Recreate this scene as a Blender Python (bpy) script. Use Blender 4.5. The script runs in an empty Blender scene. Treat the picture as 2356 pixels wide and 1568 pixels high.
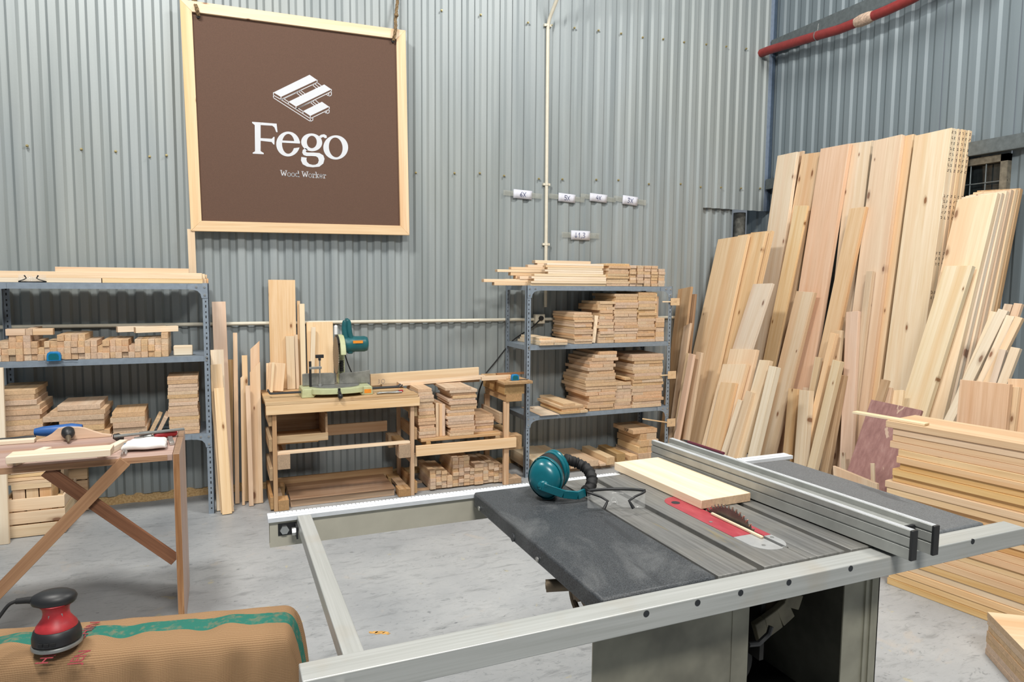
import bpy, bmesh, math, random
from math import sin, cos, pi, radians, sqrt, atan2
from mathutils import Vector as V, Matrix
rnd = random.Random(11)
COL = bpy.context.scene.collection
SC = bpy.context.scene
# ---------------------------------------------------------------- camera (24 mm lens, 1.45 m above the floor)
FPX = 1572.0; HC = 1.45
def cam_axes(yaw=radians(23.16), pitch=radians(4.95), roll=radians(-0.518)):
    f = V((sin(yaw)*cos(pitch), cos(yaw)*cos(pitch), -sin(pitch)))
    r = V((cos(yaw), -sin(yaw), 0.0)); d = f.cross(r)
    c, s = cos(roll), sin(roll)
    return c*r + s*d, -s*r + c*d, f
CR, CD, CF = cam_axes()
CAM = V((0, 0, HC))
def ray(px, py): return CR*((px-1178)/FPX) + CD*((py-784)/FPX) + CF
# survey helpers: the point of a known plane of the room that a sight line meets
def az(px, py, z): d = ray(px, py); return CAM + d*((z-HC)/d.z)
def ay(px, py, y): d = ray(px, py); return CAM + d*(y/d.y)
def ax(px, py, x): d = ray(px, py); return CAM + d*(x/d.x)
def apl(px, py, xb, s):            # plane x = xb + s*z (boards leaning on the right wall)
    d = ray(px, py); t = (xb + s*CAM.z - CAM.x)/(d.x - s*d.z); return CAM + d*t
cam = bpy.data.cameras.new('camera'); co = bpy.data.objects.new('camera', cam); COL.objects.link(co)
cam.sensor_width = 36.0; cam.sensor_fit = 'HORIZONTAL'; cam.lens = FPX/2356*36.0
cam.clip_start = 0.05; cam.clip_end = 100
mw = Matrix((CR, -CD, -CF)).transposed().to_4x4(); mw.translation = CAM
co.matrix_world = mw; SC.camera = co
SC.view_settings.view_transform = 'Standard'; SC.view_settings.look = 'None'; SC.view_settings.gamma = 1.0
# ---------------------------------------------------------------- materials
def srgb(r, g, b):
    f = lambda c: (c/255/12.92) if c/255 <= .04045 else ((c/255+.055)/1.055)**2.4
    return (f(r), f(g), f(b), 1)
class NT:
    def __init__(s, name):
        s.m = bpy.data.materials.new(name); s.m.use_nodes = True; s.t = s.m.node_tree
        s.b = s.t.nodes['Principled BSDF']
    def n(s, typ, **kw):
        nd = s.t.nodes.new(typ)
        for k, v in kw.items():
            if k in nd.inputs.keys() if hasattr(nd, 'inputs') else False: nd.inputs[k].default_value = v
            else: setattr(nd, k, v)
        return nd
    def l(s, a, b): s.t.links.new(a, b)
    def ramp(s, fac, stops):
        r = s.n('ShaderNodeValToRGB'); e = r.color_ramp.elements
        while len(e) < len(stops): e.new(.5)
        for el, (p, c) in zip(e, stops): el.position = p; el.color = c
        s.l(fac, r.inputs['Fac']); return r.outputs['Color']
    def mix(s, fac, a, b, typ='MIX'):
        m = s.n('ShaderNodeMix', data_type='RGBA', blend_type=typ)
        for sock, val in ((m.inputs[0], fac), (m.inputs[6], a), (m.inputs[7], b)):
            if isinstance(val, bpy.types.NodeSocket): s.l(val, sock)
            else: sock.default_value = val
        return m.outputs[2]
    def math(s, op, a, b=0.0):
        m = s.n('ShaderNodeMath', operation=op)
        for sock, val in ((m.inputs[0], a), (m.inputs[1], b)):
            if isinstance(val, bpy.types.NodeSocket): s.l(val, sock)
            else: sock.default_value = val
        return m.outputs[0]
    def mapped(s, src, scale=(1,1,1), loc=None):
        mp = s.n('ShaderNodeMapping'); mp.inputs['Scale'].default_value = scale
        s.l(src, mp.inputs['Vector'])
        if loc is not None:
            if isinstance(loc, bpy.types.NodeSocket): s.l(loc, mp.inputs['Location'])
            else: mp.inputs['Location'].default_value = loc
        return mp.outputs['Vector']
    def noise(s, vec, scale, detail=3.0, rough=.55, dist=0.0):
        nd = s.n('ShaderNodeTexNoise'); nd.inputs['Scale'].default_value = scale
        nd.inputs['Detail'].default_value = detail; nd.inputs['Roughness'].default_value = rough
        nd.inputs['Distortion'].default_value = dist
        s.l(vec, nd.inputs['Vector']); return nd.outputs['Fac']
    def bump(s, h, strength=.2, dist=.01):
        b = s.n('ShaderNodeBump'); b.inputs['Strength'].default_value = strength; b.inputs['Distance'].default_value = dist
        s.l(h, b.inputs['Height']); s.l(b.outputs['Normal'], s.b.inputs['Normal'])
    def col(s, c): 
        if isinstance(c, bpy.types.NodeSocket): s.l(c, s.b.inputs['Base Color'])
        else: s.b.inputs['Base Color'].default_value = c
    def rough(s, r):
        if isinstance(r, bpy.types.NodeSocket): s.l(r, s.b.inputs['Roughness'])
        else: s.b.inputs['Roughness'].default_value = r
    def metal(s, v): s.b.inputs['Metallic'].default_value = v
def plain(name, c, rough=.5, metal=0.0, var=.08, scale=30, spec=None):
    k = NT(name); tc = k.n('ShaderNodeTexCoord')
    n = k.noise(tc.outputs['Object'], scale, 4)
    d = tuple(max(0, x*(1-var*2)) for x in c[:3])+(1,); l = tuple(min(1, x*(1+var*1.4)) for x in c[:3])+(1,)
    k.col(k.ramp(n, [(.3, d), (.7, l)])); k.rough(rough); k.metal(metal)
    if spec is not None: k.b.inputs['Specular IOR Level'].default_value = spec
    return k.m
def wood(name, light, dark, end, rough=.55, knots=True, grain=1.0, var=.16, knotc=(120, 72, 38), strips=0.0):
    """pine: grain runs along local X, growth rings on faces across X, knots, board to board tone variation"""
    k = NT(name); tc = k.n('ShaderNodeTexCoord'); oi = k.n('ShaderNodeObjectInfo')
    cb = k.n('ShaderNodeCombineXYZ')
    k.l(k.math('MULTIPLY', oi.outputs['Random'], 37.0), cb.inputs[0]); k.l(k.math('MULTIPLY', oi.outputs['Random'], 91.0), cb.inputs[1]); k.l(k.math('MULTIPLY', oi.outputs['Random'], 13.0), cb.inputs[2])
    p = k.n('ShaderNodeVectorMath', operation='ADD'); k.l(tc.outputs['Object'], p.inputs[0]); k.l(cb.outputs[0], p.inputs[1])
    p = p.outputs[0]
    warp = k.noise(k.mapped(p, (1.2, 5, 5)), 1.0, 2)
    g1 = k.noise(k.mapped(p, (1.0*grain, 26*grain, 26*grain)), 1.6, 4, .6, .6)
    g2 = k.noise(k.mapped(p, (4*grain, 170*grain, 170*grain)), 1.0, 2)
    g = k.math('ADD', k.math('MULTIPLY', g1, .75), k.math('MULTIPLY', g2, .25))
    c = k.ramp(g, [(.36, srgb(*dark)), (.62, srgb(*light))])
    # broad heartwood streaks
    st = k.noise(k.mapped(p, (.25, 9, 9)), 1.0, 1)
    hw = tuple(int(a*b) for a, b in zip(light, (.93, .83, .72)))
    c = k.mix(k.math('MULTIPLY', k.ramp(st, [(.52, (0,0,0,1)), (.70, (1,1,1,1))]), .55), c, srgb(*hw))
    if knots:
        vo = k.n('ShaderNodeTexVoronoi', voronoi_dimensions='2D'); vo.inputs['Scale'].default_value = 1.0; vo.inputs['Randomness'].default_value = 1.0
        k.l(k.mapped(p, (3.6, 9.0, 1)), vo.inputs['Vector'])
        sep = k.n('ShaderNodeSeparateColor'); k.l(vo.outputs['Color'], sep.inputs[0])
        on = k.math('GREATER_THAN', sep.outputs[0], .70)
        d = k.math('ADD', k.math('MULTIPLY', vo.outputs['Distance'], k.math('ADD', .7, k.math('MULTIPLY', sep.outputs[1], 1.3))), k.math('MULTIPLY', k.math('SUBTRACT', k.noise(k.mapped(p, (14, 30, 30)), 1.0, 2), .5), .09))
        kn = k.ramp(d, [(.050, (1,1,1,1)), (.075, (.4,.4,.4,1)), (.15, (0,0,0,1))])
        c = k.mix(k.math('MULTIPLY', k.math('MULTIPLY', kn, on), .85), c, srgb(*knotc))
    # end grain
    nm = k.n('ShaderNodeSeparateXYZ'); k.l(tc.outputs['Normal'], nm.inputs[0])
    isend = k.math('GREATER_THAN', k.math('ABSOLUTE', nm.outputs[0]), .75)
    er = k.noise(k.mapped(p, (1, 60, 60)), 1.0, 3, .6, 1.5)
    ec = k.ramp(er, [(.3, srgb(*[int(v*.86) for v in end])), (.7, srgb(*end))])
    c = k.mix(isend, c, ec)
    hs = k.n('ShaderNodeHueSaturation')
    k.l(c, hs.inputs['Color'])
    k.l(k.math('ADD', k.math('MULTIPLY', oi.outputs['Random'], var), 1.0-var*.6), hs.inputs['Value'])
    r2 = k.math('FRACT', k.math('MULTIPLY', oi.outputs['Random'], 17.31))
    k.l(k.math('ADD', k.math('MULTIPLY', r2, .35), .80), hs.inputs['Saturation'])
    r3 = k.math('FRACT', k.math('MULTIPLY', oi.outputs['Random'], 7.77))
    k.l(k.math('ADD', k.math('MULTIPLY', r3, .014), .492), hs.inputs['Hue'])
    k.col(hs.outputs['Color']); k.rough(rough); k.b.inputs['Specular IOR Level'].default_value = .25
    k.bump(g, .12, .004)
    return k.m
M = {}
M['pine'] = wood('pine', (238, 212, 176), (224, 192, 150), (212, 180, 142))
M['stack_pine'] = wood('stack_pine', (234, 200, 152), (216, 174, 122), (214, 178, 134))
M['pine_end'] = wood('pine_cut', (226, 198, 166), (208, 175, 138), (216, 184, 150), knots=False)
M['pine_pale'] = wood('pine_pale', (238, 222, 196), (226, 204, 170), (218, 190, 156))
M['pine_pink'] = wood('pine_pink', (228, 202, 178), (214, 184, 156), (206, 174, 142), knots=False)
M['pine_old'] = wood('pine_old', (200, 174, 140), (168, 138, 102), (180, 150, 114), rough=.7)
M['pine_frame'] = wood('pine_frame', (232, 206, 172), (220, 188, 152), (212, 176, 136))
M['pallet'] = wood('pallet_wood', (206, 178, 142), (172, 138, 102), (178, 148, 112), rough=.75, var=.2)
M['plywood_red'] = wood('red_brown_plywood', (188, 168, 158), (168, 144, 134), (160, 128, 102), knots=False, var=.08, grain=.7)
M['ply_edge'] = wood('plywood_edge', (184, 146, 106), (142, 104, 70), (150, 110, 74), knots=False, grain=2.0)
M['brace'] = wood('brown_batten', (176, 132, 88), (146, 104, 66), (160, 120, 80), knots=False)
M['brace_dark'] = wood('dark_batten', (142, 102, 74), (112, 78, 56), (130, 95, 65), knots=False)
M['steel_blue'] = plain('blue_grey_painted_steel', srgb(140, 152, 164), .42, .25, .06)
M['steel_dark'] = plain('dark_hole', srgb(38, 42, 46), .7)
M['galv'] = plain('galvanised_steel', srgb(150, 152, 150), .4, .6, .08)
M['bolt'] = plain('zinc_bolt', srgb(190, 192, 190), .3, .8, .05)
M['brass'] = plain('brass_screw', srgb(172, 158, 112), .4, .5, .05)
M['pvc'] = plain('cream_conduit', srgb(214, 208, 190), .45, 0, .03)
M['black'] = plain('black_plastic', srgb(34, 35, 37), .45, 0, .05)
M['rubber'] = plain('black_rubber', srgb(24, 24, 25), .7, 0, .06)
M['teal'] = plain('teal_plastic', srgb(8, 96, 108), .28, 0, .05)
M['teal_dark'] = plain('dark_teal_casing', srgb(26, 92, 98), .42, 0, .08)
M['blue_tool'] = plain('blue_plastic', srgb(16, 120, 178), .4, 0, .06)
M['tool_blue'] = plain('blue_tool_casing', srgb(42, 92, 158), .42, 0, .08)
M['red'] = plain('red_plastic', srgb(172, 44, 50), .45, 0, .14)
M['red_paint'] = plain('red_paint', srgb(142, 52, 50), .4, 0, .08)
M['saw_green'] = plain('pale_green_casting', srgb(186, 192, 150), .5, 0, .05)
M['white'] = plain('white_plastic', srgb(232, 232, 230), .5, 0, .03)
M['paper'] = plain('white_paper', srgb(208, 210, 220), .8, 0, .02)
M['ink'] = plain('blue_ink', srgb(84, 92, 128), .7, 0, .02)
M['ink_black'] = plain('black_marker_ink', srgb(40, 36, 34), .7, 0, .02)
M['orange'] = plain('orange_sticker', srgb(226, 140, 40), .5, 0, .06)
def cutmat(name): return M[name]
# ---------------------------------------------------------------- mesh building
MW = {}
LABELS = {}
def basis(o, m, parent=None):
    if parent is not None:
        o.parent = parent; o.matrix_basis = MW[parent].inverted() @ m
    else: o.matrix_basis = m
    MW[o] = m.copy()
def tag(o, label, cat, group=None):
    o['label'] = label; o['category'] = cat
    if group: o['group'] = group
    LABELS.setdefault(label, []).append(o)
    return o
def thing(name, label, cat, loc=(0, 0, 0), group=None):
    o = bpy.data.objects.new(name, None); COL.objects.link(o); o.empty_display_size = .1
    basis(o, Matrix.Translation(V(loc))); tag(o, label, cat, group); return o
def frame(origin, xd, zh=V((0, 0, 1))):
    """matrix whose X runs along xd and whose Z is as near zh as it can be"""
    x = V(xd).normalized(); z = V(zh) - x*V(zh).dot(x)
    if z.length < 1e-6: z = V((0, 1, 0)) - x*x.y
    z.normalize(); y = z.cross(x)
    m = Matrix((x, y, z)).transposed().to_4x4(); m.translation = V(origin); return m
def T(x, y, z): return Matrix.Translation(V((x, y, z)))
def RZ(a): return Matrix.Rotation(a, 4, 'Z')
def RX(a): return Matrix.Rotation(a, 4, 'X')
def RY(a): return Matrix.Rotation(a, 4, 'Y')
class MB:
    def __init__(s): s.bm = bmesh.new()
    def verts(s, pts): return [s.bm.verts.new(V(p)) for p in pts]
    def face(s, vs):
        try: return s.bm.faces.new(vs)
        except ValueError: return None
    def hull8(s, v):   # v: 4 bottom then 4 top corners
        v = s.verts(v)
        for f in ((3,2,1,0),(4,5,6,7),(0,1,5,4),(1,2,6,5),(2,3,7,6),(3,0,4,7)): s.face([v[i] for i in f])
        return s
    def box(s, c, d, m=None):
        c = V(c); h = V(d)/2
        p = [V((sx*h.x, sy*h.y, sz*h.z)) + c for sz in (-1, 1) for sx, sy in ((-1,-1),(1,-1),(1,1),(-1,1))]
        if m is not None: p = [m @ q for q in p]
        return s.hull8(p)
    def span(s, a, b):
        a, b = V(a), V(b); return s.box((a+b)/2, [abs(b[i]-a[i]) for i in range(3)])
    def bar(s, p0, p1, w, t, up=(0, 0, 1)):
        m = frame((V(p0)+V(p1))/2, V(p1)-V(p0), up); return s.box((0,0,0), ((V(p1)-V(p0)).length, w, t), m)
    def ring(s, c, x, y, r, n): return s.verts([c + x*(cos(2*pi*i/n)*r) + y*(sin(2*pi*i/n)*r) for i in range(n)])
    def skin(s, rings, cap=True, closed=True):
        for a, b in zip(rings, rings[1:]):
            n = len(a)
            for i in range(n if closed else n-1): s.face([a[i], a[(i+1) % n], b[(i+1) % n], b[i]])
        if cap: s.face(rings[0][::-1]); s.face(rings[-1])
        return s
    def cyl(s, p0, p1, r, r2=None, n=16):
        p0, p1 = V(p0), V(p1); m = frame(p0, p1-p0); y, z = m.col[1].to_3d(), m.col[2].to_3d()
        return s.skin([s.ring(p0, y, z, r, n), s.ring(p1, y, z, r if r2 is None else r2, n)])
    def tube(s, pts, r, n=10, cap=True):
        pts = [V(p) for p in pts]; rings = []; up = V((0.13, .27, 1))
        for i, p in enumerate(pts):
            d = (pts[min(i+1, len(pts)-1)] - pts[max(i-1, 0)]).normalized()
            x = up - d*up.dot(d)
            if x.length < 1e-4: x = V((1, 0, 0)) - d*d.x
            x.normalize(); up = x; y = d.cross(x)
            rr = r[i] if isinstance(r, (list, tuple)) else r
            rings.append(s.ring(p, x, y, rr, n))
        return s.skin(rings, cap)
    def lathe(s, prof, m=None, n=24, cap=True):
        m = m or Matrix(); rings = []
        for r, z in prof:
            rings.append(s.verts([m @ V((cos(2*pi*i/n)*r, sin(2*pi*i/n)*r, z)) for i in range(n)]))
        return s.skin(rings, cap)
    def prism(s, poly, m, h0, h1):   # polygon in local XY, extruded along local Z
        a = s.verts([m @ V((x, y, h0)) for x, y in poly]); b = s.verts([m @ V((x, y, h1)) for x, y in poly])
        return s.skin([a, b])
    def loft(s, polys, cap=True): return s.skin([s.verts(p) for p in polys], cap)
    def ball(s, c, r, m=None, n=16, k=10):
        c = V(c); r = V(r) if not isinstance(r, (int, float)) else V((r, r, r)); m = m or Matrix()
        rings = []
        for j in range(1, k):
            a = pi*j/k; rings.append(s.verts([m @ (c + V((r.x*sin(a)*cos(2*pi*i/n), r.y*sin(a)*sin(2*pi*i/n), -r.z*cos(a)))) for i in range(n)]))
        s.skin(rings, False)
        lo, hi = s.verts([m @ (c - V((0, 0, r.z))), m @ (c + V((0, 0, r.z)))])
        for i in range(n): s.face([lo, rings[0][(i+1) % n], rings[0][i]]); s.face([hi, rings[-1][i], rings[-1][(i+1) % n]])
        return s
    def build(s, name, mat, parent=None, m=None, bev=0.0, smooth=True, solid=0.0, sub=0, ang=38):
        m = m or Matrix()
        bmesh.ops.recalc_face_normals(s.bm, faces=s.bm.faces)
        me = bpy.data.meshes.new(name); s.bm.to_mesh(me); s.bm.free()
        me.materials.append(mat if not isinstance(mat, str) else M[mat])
        if smooth:
            me.polygons.foreach_set('use_smooth', [True]*len(me.polygons)); me.set_sharp_from_angle(angle=radians(ang))
        o = bpy.data.objects.new(name, me); COL.objects.link(o); basis(o, m, parent)
        if solid: md = o.modifiers.new('solid', 'SOLIDIFY'); md.thickness = abs(solid); md.offset = 0 if solid > 0 else -1
        if sub: md = o.modifiers.new('sub', 'SUBSURF'); md.levels = sub; md.render_levels = sub
        if bev: md = o.modifiers.new('bevel', 'BEVEL'); md.width = bev; md.segments = 2; md.limit_method = 'ANGLE'; md.angle_limit = radians(50)
        return o
    def local(s, name, mat, parent, m, **kw):
        """geometry was laid out in world space: move it into the frame m so its own X follows the grain"""
        bmesh.ops.transform(s.bm, matrix=m.inverted(), verts=s.bm.verts); return s.build(name, mat, parent, m, **kw)
def board(name, m, L, W, Th, mat='pine', label=None, cat='board', group=None, parent=None, bev=.0015, taper=None):
    """one piece of timber: length along local X, centred on m"""
    b = MB().box((0, 0, 0), (L, W, Th))
    if taper:   # slanted end cut: shift the +X end corners
        for v in b.bm.verts:
            if v.co.x > 0: v.co.x += taper*(v.co.y/W)
    o = b.build(name, mat, parent, m, bev=bev)
    if label: tag(o, label, cat, group)
    return o
def stick(name, p0, p1, w, t, mat='pine', up=(0, 0, 1), parent=None, label=None, cat='batten', group=None, bev=.0015):
    m = frame((V(p0)+V(p1))/2, V(p1)-V(p0), up)
    return board(name, m, (V(p1)-V(p0)).length, w, t, mat, label, cat, group, parent, bev)
def structure(o):
    o['kind'] = 'structure'; return o
ORD = 'zeroth first second third fourth fifth sixth seventh eighth ninth tenth eleventh twelfth thirteenth fourteenth fifteenth sixteenth seventeenth eighteenth nineteenth twentieth twenty-first twenty-second twenty-third twenty-fourth twenty-fifth twenty-sixth twenty-seventh twenty-eighth twenty-ninth thirtieth'.split()
def nth(i, n, lo='from the bottom', first='bottom', last='top'):
    """position word for item i (0-based) of n"""
    if i == 0: return first
    if i == n-1: return last
    return ORD[i+1] + ' ' + lo
def text(body, m, size, mat, parent, name='lettering', ext=.0006, font_shear=0.0, sx=1.0):
    cu = bpy.data.curves.new(name, 'FONT'); cu.body = body; cu.size = size; cu.extrude = ext; cu.align_x = 'CENTER'; cu.align_y = 'CENTER'; cu.shear = font_shear
    to = bpy.data.objects.new(name, cu); COL.objects.link(to)
    bpy.context.view_layer.update()
    me = bpy.data.meshes.new_from_object(to.evaluated_get(bpy.context.evaluated_depsgraph_get()))
    bpy.data.objects.remove(to); bpy.data.curves.remove(cu); me.name = name
    for v in me.vertices: v.co.x *= sx
    me.materials.clear(); me.materials.append(M[mat])
    o = bpy.data.objects.new(name, me); COL.objects.link(o); basis(o, m, parent); return o
def strokes(lines, m, r, mat, parent, name='handwriting', th=.0006):
    """pen strokes: polylines in local XY"""
    b = MB()
    for ln in lines:
        for (x0, y0), (x1, y1) in zip(ln, ln[1:]):
            d = V((x1-x0, y1-y0, 0)); L = d.length
            if L < 1e-6: continue
            d /= L; n = V((-d.y, d.x, 0))*r; a = V((x0, y0, 0)) - d*r*.6; c = V((x1, y1, 0)) + d*r*.6
            q = [a-n, c-n, c+n, a+n]
            b.hull8([p for p in q] + [p+V((0, 0, th)) for p in q])
    return b.build(name, mat, parent, m, smooth=False)
# ================================================================ room
YW = 4.97; XW = 4.70; ZT = 4.7
k = NT('corrugated_painted_metal'); tc = k.n('ShaderNodeTexCoord')
n1 = k.noise(k.mapped(tc.outputs['Object'], (9, 9, .5)), 1.0, 4); n2 = k.noise(tc.outputs['Object'], 140, 2)
n3 = k.noise(k.mapped(tc.outputs['Object'], (.8, .8, .5)), 1.0, 2)
c = k.ramp(n1, [(.3, srgb(136, 145, 148)), (.7, srgb(160, 168, 170))])
c = k.mix(k.math('MULTIPLY', k.ramp(n3, [(.42, (0,0,0,1)), (.68, (1,1,1,1))]), .22), c, srgb(150, 150, 132))
c = k.mix(k.math('MULTIPLY', n2, .10), c, srgb(80, 84, 84))
k.col(c); k.metal(.15); k.rough(k.math('ADD', k.math('MULTIPLY', n1, .2), .36)); M['metal_wall'] = k.m
def rib_profile(a, b, per, ph=0.0, d=.016, crest=.40, slope=.15):
    """(along, depth) points of a trapezoid sheet between a and b"""
    pts = []; t0 = math.floor((a-ph)/per)
    i = t0
    seq = [(0, 0), (crest, 0), (crest+slope, 1), (1-slope, 1)]
    while True:
        done = False
        for f, v in seq:
            x = ph + (i+f)*per
            if x > b: done = True; break
            if x >= a: pts.append((x, v*d))
        if done: break
        i += 1
    return [(a, pts[0][1])] + pts + [(b, pts[-1][1])]
def sheet_y(mb, x0, x1, z0, z1, y, per=.102, ph=.02):
    pr = rib_profile(x0, x1, per, ph)
    lo = mb.verts([(x, y+d, z0) for x, d in pr]); hi = mb.verts([(x, y+d, z1) for x, d in pr])
    for i in range(len(pr)-1): mb.face([lo[i], lo[i+1], hi[i+1], hi[i]])
def sheet_x(mb, y0, y1, z0, z1, x, per=.125, ph=.0):
    pr = rib_profile(y0, y1, per, ph, .011)
    lo = mb.verts([(x+d, y, z0) for y, d in pr]); hi = mb.verts([(x+d, y, z1) for y, d in pr])
    for i in range(len(pr)-1): mb.face([lo[i+1], lo[i], hi[i], hi[i+1]])
XC = ay(1620, 478, YW).x
mb = MB()
sheet_y(mb, -3.2, XC, .045, ZT, YW); sheet_y(mb, XC, XW-.03, 2.12, ZT, YW)
wb = structure(mb.build('wall_back', 'metal_wall', smooth=False, solid=.0015))
mb = MB(); sheet_y(mb, XC-.06, 4.32, .02, 2.16, YW+.034, ph=.06)
structure(mb.build('wall_back_patch', 'metal_wall', smooth=False, solid=.0015))
mb = MB(); WY0, WY1, WZ0, WZ1 = 2.86, 3.36, 1.72, 2.30
sheet_x(mb, -1.5, WY0, .03, ZT, XW); sheet_x(mb, WY1, 5.25, .03, ZT, XW); sheet_x(mb, WY0, WY1, WZ1, ZT, XW); sheet_x(mb, WY0, WY1, .03, WZ0, XW)
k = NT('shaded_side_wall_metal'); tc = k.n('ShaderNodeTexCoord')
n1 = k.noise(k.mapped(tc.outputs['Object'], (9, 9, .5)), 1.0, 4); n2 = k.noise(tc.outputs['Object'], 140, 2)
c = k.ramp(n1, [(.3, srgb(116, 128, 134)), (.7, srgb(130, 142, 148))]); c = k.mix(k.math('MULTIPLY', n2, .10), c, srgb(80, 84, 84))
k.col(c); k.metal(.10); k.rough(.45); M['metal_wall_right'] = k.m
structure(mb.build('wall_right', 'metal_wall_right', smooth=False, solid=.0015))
# floor: polished grey concrete with dust, scuffs and pale spills
k = NT('worn_concrete'); tc = k.n('ShaderNodeTexCoord'); ob = tc.outputs['Object']
a = k.noise(ob, 1.3, 6, .62); b_ = k.noise(k.mapped(ob, (3, 10, 1)), 2.2, 6, .7, .8); d_ = k.noise(ob, 60, 3)
c = k.ramp(a, [(.3, srgb(150, 154, 158)), (.5, srgb(172, 175, 177)), (.72, srgb(188, 190, 190))])
c = k.mix(k.math('MULTIPLY', k.ramp(b_, [(.30, (1,1,1,1)), (.47, (0,0,0,1))]), .62), c, srgb(122, 126, 128))
c = k.mix(k.math('MULTIPLY', k.ramp(k.noise(ob, 3.1, 4, .6, 1.2), [(.63, (0,0,0,1)), (.69, (1,1,1,1))]), .45), c, srgb(188, 180, 170))
c = k.mix(k.math('MULTIPLY', k.ramp(k.noise(ob, 9.0, 3, .5, .5), [(.70, (0,0,0,1)), (.73, (1,1,1,1))]), .6), c, srgb(192, 184, 150))
c = k.mix(k.math('MULTIPLY', k.ramp(k.noise(k.mapped(ob, (1, 1.6, 1)), 14, 3, .5), [(.24, (1,1,1,1)), (.29, (0,0,0,1))]), .7), c, srgb(88, 94, 98))
c = k.mix(k.math('MULTIPLY', k.ramp(k.noise(k.mapped(ob, (2.2, 5, 1)), 7, 8, .75, 2.0), [(.36, (1,1,1,1)), (.43, (0,0,0,1))]), .5), c, srgb(96, 102, 105))
c = k.mix(k.math('MULTIPLY', d_, .16), c, srgb(120, 122, 122))
k.col(c); k.rough(k.math('ADD', k.math('MULTIPLY', a, .35), .28)); k.b.inputs['Specular IOR Level'].default_value = .4
k.bump(k.math('ADD', b_, k.math('MULTIPLY', d_, .3)), .08, .01); M['concrete'] = k.m
structure(MB().box((2, 2.4, -.05), (11, 6.4, .1)).build('floor', 'concrete', smooth=False))
# dried orange glue on the floor
M['glue'] = plain('dried_orange_glue', srgb(206, 160, 92), .6, 0, .2, 40)
g0 = az(874, 1455, 0); b = MB(); r0_ = random.Random(3)
for (dx, dy, rr) in ((-.02, .012, .016), (.0, .0, .022), (.022, -.012, .014), (.03, -.022, .008), (-.035, .02, .007)):
    n = 11; ring = [(cos(2*pi*i/n)*rr*r0_.uniform(.7, 1.3)+dx, sin(2*pi*i/n)*rr*r0_.uniform(.35, .7)+dy) for i in range(n)]
    b.prism(ring, T(g0.x, g0.y, 0), .0, .0015)
o = b.build('glue_splash', 'glue', smooth=False); o['kind'] = 'stuff'; tag(o, 'dried orange glue splash on the concrete between the saw rails', 'glue')
# low kerb under the sheets and the dark corner post, flashing and girts
M['kerb'] = plain('dusty_kerb', srgb(176, 158, 130), .9, 0, .2, 14)
structure(MB().span((-3.2, YW+.05, 0), (XW, YW+.2, .06)).build('baseboard_back', 'kerb', smooth=False))
M['flash'] = plain('dark_blue_flashing', srgb(86, 102, 120), .42, .4, .06)
M['flash_reflection'] = plain('painted_reflection_on_flashing', srgb(150, 164, 184), .34, .5, .05)  # bluish reflection on the corner metal, put into a paler strip colour
mb = MB().span((XW-.03, YW-.012, 2.12), (XW+.0, YW+.03, ZT)); structure(mb.build('trim_corner', 'flash', smooth=False))
mb = MB().span((XW-.062, YW-.006, 2.12), (XW-.03, YW+.002, ZT)); structure(mb.build('trim_corner_reflection', 'flash_reflection', smooth=False))
M['girt'] = plain('grey_purlin_steel', srgb(108, 116, 118), .5, .4, .1)
M['rustpost'] = plain('weathered_steel_post', srgb(100, 100, 94), .7, .3, .35, 18)
structure(MB().cyl((4.46, YW+.11, 0), (4.46, YW+.11, 2.105), .055, n=18).build('corner_column', 'rustpost'))
def girt(name, p0, p1, h, w=.05):
    b = MB(); d = (p1-p0).normalized(); n = V((-1, 0, 0))
    b.bar(p0, p1, .012, h, (0, 0, 1)); u = V((0, 0, h/2))
    b.bar(p0+u+V((.02, 0, 0)), p1+u+V((.02, 0, 0)), .05, .006); b.bar(p0-u+V((.02, 0, 0)), p1-u+V((.02, 0, 0)), .05, .006)
    structure(b.build(name, 'girt', smooth=False))
gp = ax(1700+330/3.27-20, 375/3.27, XW-.04)
girt('girt_upper', V((XW-.06, YW-.02, 3.585)), V((XW-.06, 1.0, 3.585)), .10)
girt('girt_lower', V((XW-.06, YW-.02, 2.36)), V((XW-.06, 1.0, 2.36)), .085)
# window with wire mesh in the right wall
M['glass_dark'] = plain('dark_night_pane', srgb(36, 42, 44), .12, 0, .3, 6)
M['win_frame'] = plain('weathered_window_frame', srgb(116, 110, 96), .7, .1, .2)
w = MB()
for (y0, y1, z0, z1) in ((WY0, WY1, WZ1-.045, WZ1), (WY0, WY1, WZ0, WZ0+.045), (WY0, WY0+.045, WZ0, WZ1), (WY1-.045, WY1, WZ0, WZ1)): w.span((XW-.03, y0, z0), (XW+.03, y1, z1))
wf = structure(w.build('window_1', 'win_frame', smooth=False))
structure(MB().span((XW+.015, WY0+.04, WZ0+.04), (XW+.02, WY1-.04, WZ1-.04)).build('window_pane', 'glass_dark', wf, smooth=False))
w = MB()
for y in (3.0, 3.1, 3.2): w.cyl((XW-.02, y, WZ0), (XW-.02, y, WZ1), .004, n=6)
for z in (1.85, 2.0, 2.13): w.cyl((XW-.022, WY0, z), (XW-.022, WY1, z), .004, n=6)
structure(w.build('window_wire', 'girt', wf))
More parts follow.
